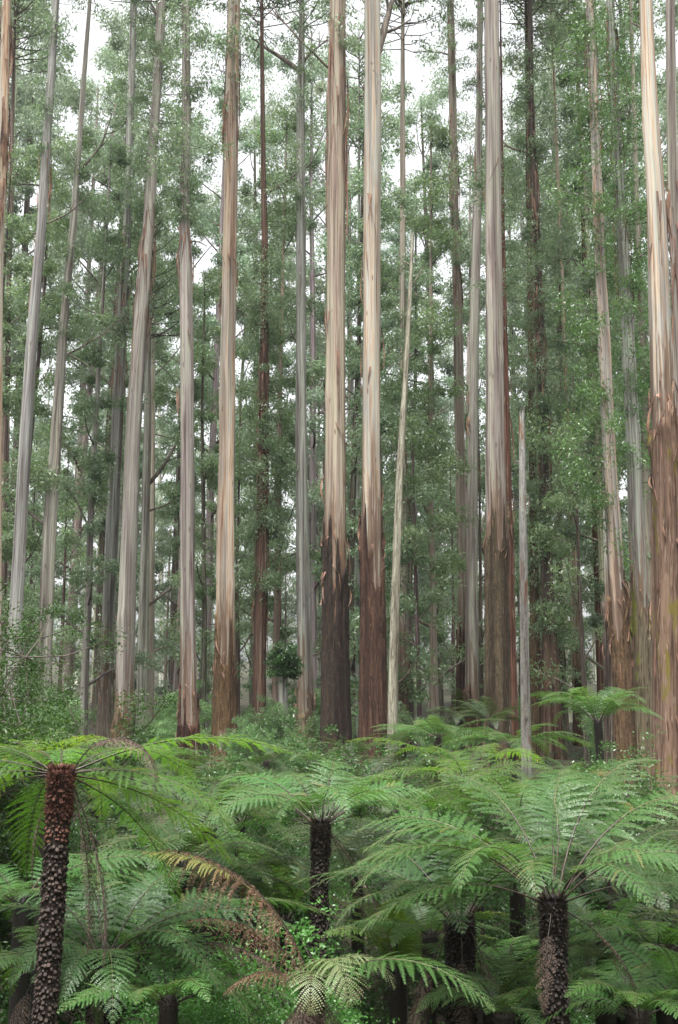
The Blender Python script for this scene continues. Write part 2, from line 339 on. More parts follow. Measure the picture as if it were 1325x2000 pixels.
def ribbons(mb, p, r, z0, z1, count, rng, Lr=(1.2, 3.5), m=0, wd=.05):
    """strips of shed bark hanging from the trunk between heights z0 and z1"""
    s = p[:, 2]
    for _ in range(count):
        z = rng.uniform(z0, z1); a = rng.uniform(0, 2 * PI); L = rng.uniform(*Lr)
        c = np.array([np.interp(z, s, p[:, 0]), np.interp(z, s, p[:, 1]), z]); rad = np.interp(z, s, r)
        o = np.array([math.cos(a), math.sin(a), 0])
        k = 8; tt = np.linspace(0, 1, k)
        out_ = rad * 1.02 + .02 + np.sin(tt * PI * rng.uniform(.5, 1.1)) * rng.uniform(.02, .14)
        tw = a + tt * rng.normal(0, .5)
        pts = np.stack([c[0] + np.cos(tw) * out_, c[1] + np.sin(tw) * out_, z - tt * L], -1)
        sd = np.stack([-np.sin(tw + tt * 2), np.cos(tw + tt * 2), np.zeros(k)], -1) * (wd * rng.uniform(.4, 1.3) * (1 - tt * .6))[:, None]
        V = np.concatenate([pts - sd, pts + sd]); i = np.arange(k - 1)
        mb.add(V, np.stack([i, i + 1, i + k + 1, i + k], -1), m, rng.uniform())

def twigs(mb, A, B, r0, m=1):
    """thin sticks from A to B, three-sided, slightly bowed"""
    n = len(A); T = unit(B - A); U = unit(np.cross(T, np.array([.3, .2, 1.]))); Wv = np.cross(T, U)
    mid = (A + B) / 2 + np.array([0, 0, -.08]) * np.linalg.norm(B - A, axis=1)[:, None]
    V = []
    for c, f in ((A, 1.), (mid, .75), (B, .35)):
        for q in range(3):
            an = q * 2 * PI / 3
            V.append(c + (math.cos(an) * U + math.sin(an) * Wv) * (r0 * f)[:, None])
    V = np.stack(V, 1).reshape(-1, 3)
    F = []
    for ring in range(2):
        for q in range(3):
            F.append([ring * 3 + q, ring * 3 + (q + 1) % 3, ring * 3 + 3 + (q + 1) % 3, ring * 3 + 3 + q])
    F = (np.array(F)[None] + (np.arange(n) * 9)[:, None, None]).reshape(-1, 4)
    mb.add(V, F, m, .5)

# ------------------------------------------------------------------ background gum trees: a few kinds, then copies
def gum_kind(seed, H, z0, rad, nb, sub, per, L, Wd, tr=.35, leafm='gumfar', barkm='grey', flat=.7, up=(.3, 1.0), low_clumps=0, cr=(.55, 1.1)):
    """returns (trunk mesh, [branch meshes], crown mesh) in local coordinates, height H, foliage from z0 up"""
    rng = np.random.default_rng(seed)
    lean = rng.normal(0, .012, 2)
    hz = np.linspace(-.5, H, 9)
    P = np.stack([lean[0] * hz + np.cumsum(rng.normal(0, .06, 9)), lean[1] * hz + np.cumsum(rng.normal(0, .06, 9)), hz], -1)
    R = tr * (1 - .82 * np.clip(hz / H, 0, 1) ** 1.1)
    V, F, bk, p, r = trunk_mb(P, R, rng, n=12, rough=.04, dz=1.0)
    mb = MB(); mb.add(V, F, 0, .5, bk); trunk = mb.mesh('background_trunk', [MT[barkm]])
    crown = MB(); brs = []; C = []; A = []; CR = []
    for q in range(nb):
        f = (q + rng.uniform(.1, .9)) / nb; z = z0 + (H - z0) * f ** .9
        az = q * 2.4 + rng.normal(0, .4); Lb = rad * rng.uniform(.7, 1.35) * (1 - .45 * f)
        c = np.array([np.interp(z, p[:, 2], p[:, 0]), np.interp(z, p[:, 2], p[:, 1]), z])
        pts = arc(c, az, rng.uniform(*up), Lb, rng.normal(.1, .5), 7, rng)
        rb = np.interp(z, p[:, 2], r) * .42
        bm_ = MB(); V, F = tube(pts, np.linspace(rb, rb * .25, len(pts)), 5); bm_.add(V, F, 0, .5)
        for _ in range(sub):
            k = rng.integers(2, len(pts)); q0 = pts[k]
            e = q0 + unit(rng.normal(size=3) * np.array([1, 1, .7]) + np.array([0, 0, .15])) * rng.uniform(.5, 1.5) * rad * .28
            A.append(q0); C.append(e); CR.append(rng.uniform(*cr))
        A.append(pts[-2]); C.append(pts[-1]); CR.append(cr[1])
        if q % 2 == 0 or len(brs) < 5: brs.append(bm_.mesh('background_branch', [MT['limb']]))
        else: crown.add(V, F, 1, .5)
    for _ in range(low_clumps):                            # epicormic tufts close to the stem
        z = rng.uniform(z0 * .4, H * .9); a = rng.uniform(0, 6.28); rr_ = rng.uniform(.3, 1.3)
        c = np.array([np.interp(z, p[:, 2], p[:, 0]), np.interp(z, p[:, 2], p[:, 1]), z])
        A.append(c); C.append(c + np.array([math.cos(a) * rr_, math.sin(a) * rr_, rng.uniform(-.2, .5)])); CR.append(rng.uniform(.4, .8))
    C = np.array(C); A = np.array(A); CR = np.array(CR)
    twigs(crown, A, C, np.full(len(A), .022))
    clumps(crown, C, CR, per, L, Wd, rng, .55, 0, flat)
    return trunk, brs, crown.mesh('background_crown', [MT[leafm], MT['twig']])

KINDS = {
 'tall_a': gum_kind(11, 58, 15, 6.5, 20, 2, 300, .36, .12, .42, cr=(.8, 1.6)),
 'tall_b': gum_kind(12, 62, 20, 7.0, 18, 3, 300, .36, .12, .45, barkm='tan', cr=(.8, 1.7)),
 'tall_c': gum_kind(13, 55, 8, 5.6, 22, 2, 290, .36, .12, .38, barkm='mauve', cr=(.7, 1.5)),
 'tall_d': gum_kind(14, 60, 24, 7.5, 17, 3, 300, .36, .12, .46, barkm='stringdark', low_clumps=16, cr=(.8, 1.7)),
 'col_a': gum_kind(21, 30, 1.5, 3.2, 17, 2, 220, .25, .075, .20, leafm='gum', barkm='stringdark', low_clumps=16, cr=(.5, 1.0)),
 'col_b': gum_kind(22, 24, 1.0, 3.6, 16, 2, 220, .25, .075, .18, leafm='gum', barkm='stringdark', low_clumps=10, cr=(.5, 1.1)),
 'col_c': gum_kind(23, 34, 3.0, 3.0, 19, 2, 220, .25, .075, .22, leafm='gum', barkm='tan', low_clumps=16, cr=(.5, 1.0)),
 'col_d': gum_kind(24, 18, .5, 3.4, 14, 2, 220, .24, .075, .14, leafm='gum', barkm='stringdark', cr=(.5, 1.1)),
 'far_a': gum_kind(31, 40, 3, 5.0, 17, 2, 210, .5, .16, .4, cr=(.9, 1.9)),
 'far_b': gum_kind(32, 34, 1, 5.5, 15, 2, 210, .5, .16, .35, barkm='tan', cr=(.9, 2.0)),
}
NB = {}
def place_gum(kind, px, d, label, group, sc=1., rz=0., tint=(1, 1, 1), ltint=(1, 1, 1), name='background_gum_tree', cat='tree'):
    x = (px - 662.5) / FPX * d * 1.0
    z = float(ground_z(x, d))
    tr, brs, cr = KINDS[kind]
    o = thing(name, label, cat, (x, d, z), group, rz, sc)
    link('trunk', tr, o, color=tint)
    if d < 135:
        for b in brs: link('branch', b, o, color=tint)
    link('crown', cr, o, color=ltint)
    return o

# ------------------------------------------------------------------ the trunks one can tell apart
FOL = {'n': 0}
def main_tree(name, label, pts, d, bark, seed, skirt=None, rough=.042, ridges=0., fol=(), rib=(), tint=(1, 1, 1), top=None,
              limbs=(), group=None, cat='tree', n=24, skirt_side=None, flare=.5, ltint=(1, 1, 1), leafm='gum', leaf=(.19, .06), crown=True, dead=False):
    """pts: (px, py, width px) from top to bottom in the photograph, all at distance d"""
    rng = np.random.default_rng(seed)
    pts = sorted(pts, key=lambda q: -q[1])                # bottom first
    W0 = [at(q[0], q[1], d) for q in pts]; R = [q[2] / 2 * mpp(d) for q in pts]
    b0 = W0[0]; gz = float(ground_z(b0[0], d))
    if b0[2] > gz - .2:                                    # go on down to the ground
        s = (W0[1] - W0[0]) / max(W0[1][2] - W0[0][2], .1)
        W0.insert(0, b0 - s * (b0[2] - gz + .4)); R.insert(0, R[0] * 1.06)
    if not dead:
        tp = W0[-1]; s = (W0[-1] - W0[-3]) / (W0[-1][2] - W0[-3][2]); Htop = max(tp[2] + 9, gz + 50) if top is None else top
        W0.append(tp + s * (Htop - tp[2])); R.append(R[-1] * .35)
    base = np.array([W0[0][0], d, gz])
    P = np.array(W0) - base
    root = thing(name, label, cat, tuple(base), group)
    V, F, bk, p, r = trunk_mb(P, R, rng, n=n, rough=rough, ridges=ridges, dz=.4, flare=flare, zoff=seed * 3.7)
    mb = MB(); mb.add(V, F, 0, .5, bk)
    if dead:                                               # broken top
        tp = V[-n:]; c = tp.mean(0); ring = tp + np.array([0, 0, 1]) * rng.uniform(-.1, .7, (n, 1)) * r[-1] * 5
        VV = np.concatenate([tp, ring]); j = np.arange(n); mb.add(VV, np.stack([j, (j + 1) % n, n + (j + 1) % n, n + j], -1), 0, .5)
    tm = mb.mesh(name + '_trunk', [MT[bark]]); link('trunk', tm, root, color=tint)
    if skirt:
        hh = p[0, 2] + 0; zz_ = np.empty(len(tm.vertices) * 3, dtype=np.float32); tm.vertices.foreach_get('co', zz_); zz_ = zz_.reshape(-1, 3)[:, 2]
        zs = at(pts[0][0], skirt[0], d)[2] - gz
        a_ = tm.attributes.new('skw', 'FLOAT', 'POINT'); a_.data.foreach_set('value', np.clip(1 - (zz_ - zs) / 6.0, 0, 1).astype(np.float32))
    def zat(py): return at(pts[0][0], py, d)[2] - gz
    if skirt: rib = list(rib) + [(skirt[0] - 45 * 44 / d, skirt[0] + 60, 16, .25, 1.1)]
    if skirt:
        ysk, jag, sm = skirt[:3]
        V, F, bk2 = skirt_mb(p, r, zat(ysk), jag, rng, h_side=(skirt_side or (0, 0))[0], side=(skirt_side or (0, 0))[1])
        mb = MB(); mb.add(V, F, 0, .5, bk2); link('rough_bark', mb.mesh(name + '_rough_bark', [MT[sm]]), root, color=(skirt[3] if len(skirt) > 3 else (1, 1, 1)))
    if rib:
        for (y0, y1, cnt, l0, l1) in rib:
            mb = MB(); ribbons(mb, p, r, zat(y1), zat(y0), cnt, rng, (l0, l1), wd=.045)
            link('peeling_bark_fringe', mb.mesh(name + '_bark_fringe', [MT['ribbon']]), root)
    for (py, az, el, L, rr_, bend) in limbs:
        z = zat(py); c = np.array([np.interp(z, p[:, 2], p[:, 0]), np.interp(z, p[:, 2], p[:, 1]), z])
        q = arc(c, math.radians(az), math.radians(el), L, math.radians(bend), 10, rng, .05)
        V, F = tube(q, np.linspace(rr_, rr_ * .3, len(q)), 8); m2 = MB(); m2.add(V, F, 0, .5)
        for _ in range(3):
            k = rng.integers(4, 9); q2 = arc(q[k], math.radians(az) + rng.normal(0, .7), math.radians(el) + rng.normal(0, .5), L * .35, .3, 5, rng, .1)
            V, F = tube(q2, np.linspace(rr_ * .4, rr_ * .12, len(q2)), 5); m2.add(V, F, 0, .5)
        link('branch', m2.mesh('branch', [MT['limb']]), root)
    mb = MB(); got = False
    for f in fol:
        y0, y1, rad, nc = f[:4]; nc = max(3, int(nc * 1.0)); cx = f[4] if len(f) > 4 else 0.
        z1, z0 = zat(y0), zat(y1); zz = rng.uniform(z0, z1, nc); az = rng.uniform(0, 6.28, nc); rr_ = rad * rng.uniform(.12, 1, nc) ** .7
        rr_ *= .65 + .35 * np.sin(zz * 1.3 + seed)          # uneven outline
        c = np.stack([np.interp(zz, p[:, 2], p[:, 0]), np.interp(zz, p[:, 2], p[:, 1]), zz], -1)
        e = c + np.stack([np.cos(az) * rr_ + cx, np.sin(az) * rr_, rng.uniform(-.1, .6, nc)], -1)
        twigs(mb, c, e, np.full(nc, .018)); got = True
        clumps(mb, e, rng.uniform(.38, .85, nc), (f[5] if len(f) > 5 else 70) * 1.4, leaf[0], leaf[1], rng, .7, 0, .8)
    if crown and not dead:                                  # the living crown at the top of the stem
        zt = p[-1, 2]; nc = 90
        zz = rng.uniform(zt - 9, zt + .5, nc); az = rng.uniform(0, 6.28, nc); rr_ = 3.6 * rng.uniform(.1, 1, nc) ** .6 * (1 - .6 * (zz - zt + 9) / 9.5)
        c = np.stack([np.interp(zz - 1, p[:, 2], p[:, 0]), np.interp(zz - 1, p[:, 2], p[:, 1]), zz - 1], -1)
        e = c + np.stack([np.cos(az) * rr_, np.sin(az) * rr_, np.full(nc, 1.)], -1)
        twigs(mb, c, e, np.full(nc, .04)); clumps(mb, e, rng.uniform(.5, 1., nc), 45, .3, .09, rng, .6, 0, .7); got = True
    if got: link('crown', mb.mesh(name + '_crown', [MT[leafm], MT['twig']]), root, color=ltint)
    return root

G1 = 'mountain ash trees with pale smooth trunks'
G2 = 'gum trees with stringy brown bark'
main_tree('mountain_ash', 'tall pale brown trunk whose lowest third is nearly black',
  [(660, -20, 33), (658, 200, 35), (655, 500, 38), (655, 800, 42), (655, 1050, 44), (655, 1200, 47), (657, 1500, 53)], 44, 'tan', 1,
  skirt=(1085, 2.6, 'basedark'), tint=(1.08, 1.0, .97), limbs=[(150, 205, 35, 4.5, .07, 20)], rib=[(0, 320, 40, 1, 5), (590, 1000, 6, 1, 2.5), (1000, 1300, 5, .6, 2)], group=G1, fol=[(-20, 160, 1.6, 10)])
main_tree('mountain_ash', 'forking cream trunk with rusty red bark on its base and a snapped branch stub',
  [(727, -20, 35), (728, 100, 33), (727, 300, 35), (725, 600, 36), (724, 900, 38), (727, 1150, 43), (730, 1510, 50)], 44, 'cream', 2,
  skirt=(1040, 2.8, 'basered'), limbs=[(215, 150, 62, 1.4, .11, 0), (130, 15, 74, 4.5, .22, 8)], rib=[(350, 1000, 12, .8, 3)], group=G1)
main_tree('mountain_ash', 'smooth mauve grey trunk with olive brown bark torn off in a point above its base',
  [(960, -20, 30), (962, 200, 31), (964, 450, 34), (967, 750, 38), (970, 1000, 41), (973, 1440, 46)], 48, 'mauve', 3,
  skirt=(1035, 2.8, 'baseolive'), tint=(1.05, 1, 1), group=G1, rib=[(0, 500, 4, .8, 2)])
main_tree('mountain_ash', 'brightest cream and orange trunk with a mottled brown base, shaggy dark strips near its top',
  [(458, -20, 26), (455, 150, 27), (452, 400, 29), (447, 700, 32), (443, 1000, 34), (441, 1250, 36), (438, 1490, 42)], 48, 'cream', 4,
  skirt=(1262, 2.2, 'baseolive', (1.3, 1.1, .9)), tint=(1.12, 1.06, 1.02), rib=[(0, 230, 26, .8, 4), (480, 560, 14, .6, 2)], group=G1, fol=[(-20, 240, 1.6, 20)])
main_tree('mountain_ash', 'mauve trunk with pale green stripes and a torn bark collar halfway up',
  [(364, -20, 17), (364, 250, 18), (361, 450, 22), (365, 480, 24), (366, 700, 27), (367, 1000, 29), (368, 1300, 31), (368, 1500, 37)], 46, 'mauve', 5,
  skirt=(1375, 1.3, 'basered', (.7, .6, .6)), tint=(.95, .92, .93), fol=[(-20, 440, 1.9, 75)], rib=[(440, 500, 22, .6, 2.5), (640, 780, 6, .8, 2)], group=G1, limbs=[(470, 20, 10, 1.0, .05, -40)])
main_tree('mountain_ash', 'stout silver mauve trunk in a leaning cluster, brown strings round its upper stem',
  [(318, -20, 18), (305, 200, 20), (293, 420, 24), (285, 520, 27), (271, 700, 28), (258, 900, 30), (249, 1150, 33), (242, 1450, 40)], 56, 'mauve', 6,
  skirt=(1400, 1.5, 'baseolive', (1.3, 1.1, 1)), tint=(1.1, 1.08, 1.1), rib=[(400, 620, 46, 1.2, 5)], fol=[(-20, 430, 2.2, 80)], group=G1, limbs=[(40, 140, 55, 4, .12, 10)])
main_tree('mountain_ash', 'slim grey trunk just behind the silver mauve one, brown strings below its foliage',
  [(262, -20, 14), (256, 200, 15), (250, 430, 17), (240, 600, 20), (232, 760, 21), (222, 1000, 24), (213, 1200, 25), (206, 1440, 30)], 62, 'grey', 7,
  skirt=(1330, 1.4, 'basemoss'), rib=[(450, 800, 40, 1, 4)], fol=[(-20, 500, 2.2, 60), (500, 900, 2.0, 30, -1.)], group=G1)
main_tree('mountain_ash', 'thin whitish trunk with forked limbs reaching out, behind the pale leaning cluster',
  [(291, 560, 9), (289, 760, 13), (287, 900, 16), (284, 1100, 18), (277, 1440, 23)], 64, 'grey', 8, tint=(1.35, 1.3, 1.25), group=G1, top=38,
  limbs=[(950, 20, 50, 5, .14, 20), (1190, 25, 40, 2.8, .12, 0), (1000, 5, 20, 3, .07, 10)], fol=[(300, 720, 2.2, 50)])
main_tree('mountain_ash', 'very slender pale brown trunk behind the forked whitish one',
  [(300, 700, 9), (298, 1000, 12), (293, 1460, 14)], 70, 'tan', 9, group=G1, fol=[(400, 800, 2, 40)])
main_tree('mountain_ash', 'long grey trunk slanting up out of the bushes, second in from the picture edge',
  [(112, -20, 14), (104, 100, 17), (93, 250, 18), (80, 450, 19), (66, 620, 21), (54, 800, 24), (42, 1000, 25), (31, 1200, 28)], 50, 'grey', 10,
  tint=(.95, .92, .95), rib=[(240, 500, 16, .8, 3)], fol=[(-20, 330, 1.3, 22)], group=G1, limbs=[(440, 20, 30, 3, .05, 20)])
main_tree('mountain_ash', 'pale grey slanting trunk with a crooked side branch, rising behind the wattle bush',
  [(178, -20, 7), (163, 160, 10), (152, 320, 12), (144, 430, 15), (131, 560, 17), (120, 700, 20), (106, 900, 24), (96, 1050, 26), (89, 1250, 27)], 54, 'grey', 11,
  tint=(1.15, 1.08, 1.02), limbs=[(340, 25, 55, 4, .08, 20), (1030, 165, 30, 3, .1, 20), (700, 20, 40, 3, .06, 0)], fol=[(300, 420, 1.8, 18), (560, 700, 1.8, 14)], group=G1)
main_tree('mountain_ash', 'grey green trunk with dark rubbed patches and a steeply rising limb near its top',
  [(590, 60, 12), (588, 200, 17), (588, 400, 20), (587, 620, 21), (588, 850, 23), (592, 1100, 26), (596, 1300, 29), (597, 1420, 33)], 58, 'grey', 12,
  skirt=(1365, 1.0, 'basemoss', (.8, .7, .6)), tint=(.98, .97, .95), limbs=[(140, 155, 42, 5.0, .16, 10), (130, 40, 60, 3, .1, 0)], fol=[(40, 420, 1.9, 42)], group=G1)
main_tree('mountain_ash', 'mauve fluted trunk leaning against its thinner grey twin',
  [(938, -20, 13), (936, 200, 14), (931, 420, 18), (926, 650, 20), (923, 900, 22), (921, 1150, 24), (922, 1400, 28)], 60, 'mauve', 13,
  skirt=(1360, 1.6, 'basered'), rib=[(0, 300, 14, .8, 3), (640, 900, 10, .8, 3)], fol=[(60, 400, 1.5, 22)], group=G1)
main_tree('mountain_ash', 'thinner greyish twin trunk with dangling dark strips higher up',
  [(879, -20, 14), (884, 160, 16), (888, 400, 17), (895, 650, 19), (899, 900, 19), (903, 1150, 20), (905, 1390, 23)], 66, 'tan', 14,
  skirt=(1240, 1.6, 'basered'), rib=[(0, 600, 46, .8, 3.5)], fol=[(0, 700, 2.0, 80)], group=G1, tint=(.85, .8, .82), limbs=[(110, 165, 30, 3, .06, 10)])
main_tree('mountain_ash', 'massive peeling trunk whose shaggy lower half is mossy, nearest the picture edge',
  [(1260, -20, 27), (1264, 120, 29), (1270, 250, 33), (1281, 400, 37), (1287, 550, 41), (1293, 750, 46), (1300, 900, 50), (1304, 1100, 52), (1306, 1350, 52), (1310, 1640, 56)], 34, 'cream', 15,
  skirt=(800, 2.2, 'basemoss', (.82, .64, .56)), tint=(1.05, 1.05, 1.05), rib=[(380, 500, 10, 1, 3), (740, 900, 34, .5, 3), (900, 1400, 46, .5, 2.4)], group=G1, limbs=[(62, 160, 42, .7, .05, 0)])
main_tree('mountain_ash', 'pale mauve trunk clipped by the picture edge, its shed bark heaped in the fork',
  [(1309, -20, 18), (1311, 150, 20), (1313, 330, 22), (1320, 500, 24), (1330, 800, 27), (1336, 1200, 32)], 40, 'mauve', 16,
  rib=[(330, 620, 50, 1, 3.4)], tint=(1.05, .98, .98), group=G1)
main_tree('mountain_ash', 'brown based trunk behind fresh green sprays, its bark torn in curled tongues',
  [(1150, -20, 16), (1160, 200, 18), (1170, 450, 21), (1182, 650, 24), (1192, 900, 28), (1206, 1150, 33), (1218, 1350, 33), (1225, 1530, 34)], 40, 'cream', 17,
  skirt=(1180, 1.3, 'baseolive', (1.2, 1.0, .9)), tint=(.95, .92, .95), fol=[(-20, 620, 1.7, 110, -.1, 60), (620, 1020, 1.5, 60, -.5, 60), (1050, 1110, .5, 5, -.1, 50)],
  rib=[(1150, 1300, 8, .5, 1.5), (0, 400, 10, 1, 3)], ltint=(.9, .88, .85), leafm='gumfresh', leaf=(.15, .055), group=G1)
main_tree('mountain_ash', 'whitish trunk squeezed behind the curled bark trunk, fluted brown bark at its foot',
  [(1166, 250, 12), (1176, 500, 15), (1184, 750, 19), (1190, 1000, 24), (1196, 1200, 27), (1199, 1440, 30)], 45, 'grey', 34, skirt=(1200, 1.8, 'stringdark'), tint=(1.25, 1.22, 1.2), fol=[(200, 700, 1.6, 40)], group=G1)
main_tree('mountain_ash', 'bluish grey trunk with a yellow mossy base, beside the one with curled bark tongues',
  [(1190, -20, 15), (1200, 160, 18), (1210, 350, 20), (1219, 520, 24), (1229, 700, 27), (1240, 950, 31), (1248, 1150, 35), (1255, 1540, 40)], 42, 'grey', 18,
  skirt=(1170, 2.0, 'basemoss', (1., 1., .8)), tint=(1.15, 1.15, 1.12), fol=[(-20, 560, 1.8, 120, .2, 60), (560, 960, 1.5, 65, .2, 60)], rib=[(0, 520, 40, .8, 3)], leafm='gumfresh', leaf=(.15, .055), group=G1)
main_tree('mountain_ash', 'slim tan trunk tucked between the mossy based trunk and the massive peeling one',
  [(1255, 700, 12), (1262, 950, 15), (1272, 1200, 19), (1280, 1540, 24)], 50, 'tan', 19, skirt=(1290, 1.5, 'basered'), fol=[(500, 900, 1.7, 50)], leafm='gumfresh', group=G1)
main_tree('stringybark_tree', 'foliage-hung trunk of dark red stringy bark with a pale lower stem, standing alone in leaves',
  [(514, 340, 11), (517, 480, 14), (516, 650, 17), (515, 850, 20), (512, 1000, 21), (509, 1200, 24), (506, 1450, 28)], 58, 'stringred', 20, ridges=.03,
  fol=[(360, 700, 2.3, 90), (700, 1180, 2.4, 140)], rib=[(600, 1200, 50, 1, 4)], group=G2, limbs=[(640, 140, 25, 3, .07, 20), (380, 30, 35, 4, .09, 10)])
main_tree('stringybark_tree', 'dark stringy trunk wearing a long beard of bark strips, red at its splayed base',
  [(1034, -20, 9), (1038, 200, 12), (1045, 380, 14), (1052, 560, 17), (1058, 750, 18), (1064, 950, 19), (1070, 1150, 24), (1079, 1400, 33)], 55, 'stringdark', 21, ridges=.03,
  fol=[(60, 480, 2.0, 90), (480, 1250, 1.9, 130)], rib=[(180, 900, 80, .8, 3.5)], skirt=(1290, 1.6, 'stringred'), group=G2, limbs=[(300, 160, 25, 3, .08, 10)])
main_tree('stringybark_tree', 'red fibrous trunk pressed close behind the smooth mauve grey one',
  [(981, 300, 5), (984, 520, 8), (988, 800, 13), (992, 1000, 16), (998, 1220, 18), (1002, 1440, 22)], 53, 'stringred', 22, ridges=.04, rib=[(640, 1300, 30, .8, 3)], group=G2, tint=(1.2, .95, .9), fol=[(300, 640, 1.8, 40)])
main_tree('stringybark_tree', 'thin reddish trunk bare against the white sky gap',
  [(1136, 340, 7), (1141, 500, 9), (1150, 700, 10), (1158, 900, 11), (1166, 1100, 13), (1176, 1380, 18)], 60, 'stringred', 23, tint=(1.15, .95, .9), fol=[(560, 700, 1.5, 30), (860, 1200, 1.9, 60)], group=G2)
main_tree('stringybark_tree', 'short visible olive brown trunk standing between the lichened snag and the bearded trunk',
  [(1040, 900, 14), (1044, 1150, 19), (1047, 1420, 23)], 58, 'baseolive', 24, fol=[(700, 1160, 2.0, 90)], group=G2, tint=(1.2, 1.05, 1))
main_tree('stringybark_tree', 'wide brown and orange trunk half hidden behind the thin cream snag',
  [(787, 880, 16), (787, 1000, 18), (787, 1200, 22), (788, 1440, 24)], 60, 'tan', 25, skirt=(1290, 2.2, 'basered'), fol=[(560, 1180, 2.2, 130)], group=G2, rib=[(880, 1000, 12, .6, 1.5)])
main_tree('mountain_ash', 'narrow cream trunk with an orange flank, alone in the green gap beyond the bearded trunk',
  [(1112, 900, 9), (1117, 1050, 13), (1122, 1150, 15), (1129, 1350, 18)], 62, 'cream', 26, fol=[(700, 1080, 2.0, 60)], tint=(1, .9, .8), skirt=(1325, 1.2, 'basered'), group=G1)
main_tree('mountain_ash', 'bluish white slender trunk seen between the two biggest trunks',
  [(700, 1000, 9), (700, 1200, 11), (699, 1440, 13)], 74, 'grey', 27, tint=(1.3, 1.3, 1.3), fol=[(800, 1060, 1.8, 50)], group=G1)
main_tree('mountain_ash', 'pale knotted trunk in the corner of the sky, dark bark caught in its crotch',
  [(14, -30, 18), (12, 60, 20), (8, 200, 20), (3, 350, 18), (0, 480, 15), (-6, 800, 22), (-14, 1300, 28)], 38, 'cream', 28, tint=(1, .92, .85), rib=[(0, 120, 14, 1, 2), (190, 420, 50, .8, 2.6)], group=G1)
main_tree('mountain_ash', 'hazy grey trunk just inside the picture edge, behind the slanting ones',
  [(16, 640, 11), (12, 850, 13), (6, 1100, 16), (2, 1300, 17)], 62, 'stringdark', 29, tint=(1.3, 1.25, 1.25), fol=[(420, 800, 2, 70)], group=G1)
main_tree('dead_tree', 'slim cream snag with a broken top, leaning over the wide brown and orange trunk',
  [(806, 462, 7), (802, 560, 9), (795, 680, 11), (786, 830, 13), (779, 960, 14), (773, 1150, 15), (769, 1300, 17), (767, 1460, 18)], 43, 'snag', 30, dead=True, flare=.1, rough=.09, limbs=[(520, 160, 40, .5, .05, 0), (700, 20, 30, .35, .05, 0), (560, 20, 55, 1.1, .035, 20), (900, 150, 10, .25, .05, 0)])
main_tree('dead_tree', 'straight dead pole crusted with grey and orange lichen',
  [(1020, 812, 12), (1021, 900, 15), (1022, 1050, 16), (1024, 1250, 17), (1027, 1420, 19), (1030, 1560, 21)], 30, 'lichen', 31, dead=True, flare=.1, rough=.06, limbs=[(905, 165, 30, .25, .04, 0), (1120, 20, 10, .18, .035, 0)])

# stump wrapped in a ball of climbing leaves
rng = np.random.default_rng(77)
d = 52; b = at(553, 1290, d); gz = float(ground_z(b[0], d)); h = b[2] - gz
st = thing('tree_stump', 'grey dead stump topped by a round ball of climbing leaves', 'tree stump', (b[0], d, gz))
V, F, bk, p_, r_ = trunk_mb([(0, 0, -.3), (.02, 0, h * .5), (0, 0, h)], [.26, .21, .2], rng, n=14, rough=.06)
mb = MB(); mb.add(V, F, 0, .5, bk); link('trunk', mb.mesh('stump_trunk', [MT['grey']]), st)
mb = MB(); C = rng.normal(0, 1, (90, 3)) * np.array([.27, .27, .3]) + np.array([0, 0, h + .02]); clumps(mb, C, np.full(90, .3), 90, .12, .07, rng, .5)
C = np.stack([rng.normal(.05, .12, 24), rng.normal(0, .12, 24), rng.uniform(h - 1.3, h - .3, 24)], -1); clumps(mb, C, np.full(24, .14), 22, .09, .04, rng, .9)
link('climber_foliage', mb.mesh('climber', [MT['gum']]), st, color=(.38, .55, .34))

# the mass of gum trees behind and between
R = random.Random(5)
LB = {
 'near': ('slim understorey gum clothed in leaves, between the big trunks', 'leafy young gums between the big trunks'),
 'mid': ('tall gum with a hazy blue green crown, standing behind the big trunks', 'tall gums behind the big trunks'),
 'far': ('small hazy gum tree on the slope at the back of the forest', 'far gums closing the view'),
}
def tint(v=.12): return tuple(1 + R.uniform(-v, v) for _ in range(3))
near = [(30, 56), (120, 66), (175, 60), (330, 66), (400, 60), (470, 66), (545, 64), (630, 66), (745, 54), (815, 56), (850, 62), (1010, 62), (1095, 64), (1140, 52), (1180, 58), (1235, 50), (1300, 56),
        (60, 74), (250, 78), (430, 76), (685, 72), (940, 70), (1070, 74), (1215, 72), (-20, 52), (1345, 52), (350, 82), (570, 80), (800, 78), (880, 84), (1000, 84), (150, 86), (500, 88), (730, 88), (1120, 86), (1270, 84)]
for i_, (px, d) in enumerate(near):
    k = ['col_a', 'col_b', 'col_c', 'col_d'][(i_ * 7) % 4]
    sc = R.uniform(.85, 1.15) * (1 if d < 70 else 1.25)
    g_ = R.uniform(.9, 1.15)
    if i_ % 4 == 3: continue
    place_gum(k, px, d, *LB['near'], sc=sc, rz=R.uniform(0, 6.28), tint=tint(), ltint=(g_, g_ * 1.0, g_ * R.uniform(.9, 1.1)), name='young_gum_tree')
mid = [(-40, 72), (128, 90), (-10, 84), (20, 92), (75, 84), (140, 100), (200, 82), (235, 108), (300, 92), (345, 104), (400, 88), (440, 110), (500, 100), (545, 116), (610, 92), (640, 108), (690, 98), (760, 100), (800, 118), (855, 104), (910, 92), (1000, 88), (1015, 112), (1060, 98),
       (1100, 84), (1130, 112), (1190, 88), (1225, 102), (1290, 86), (1345, 76), (1380, 96)]
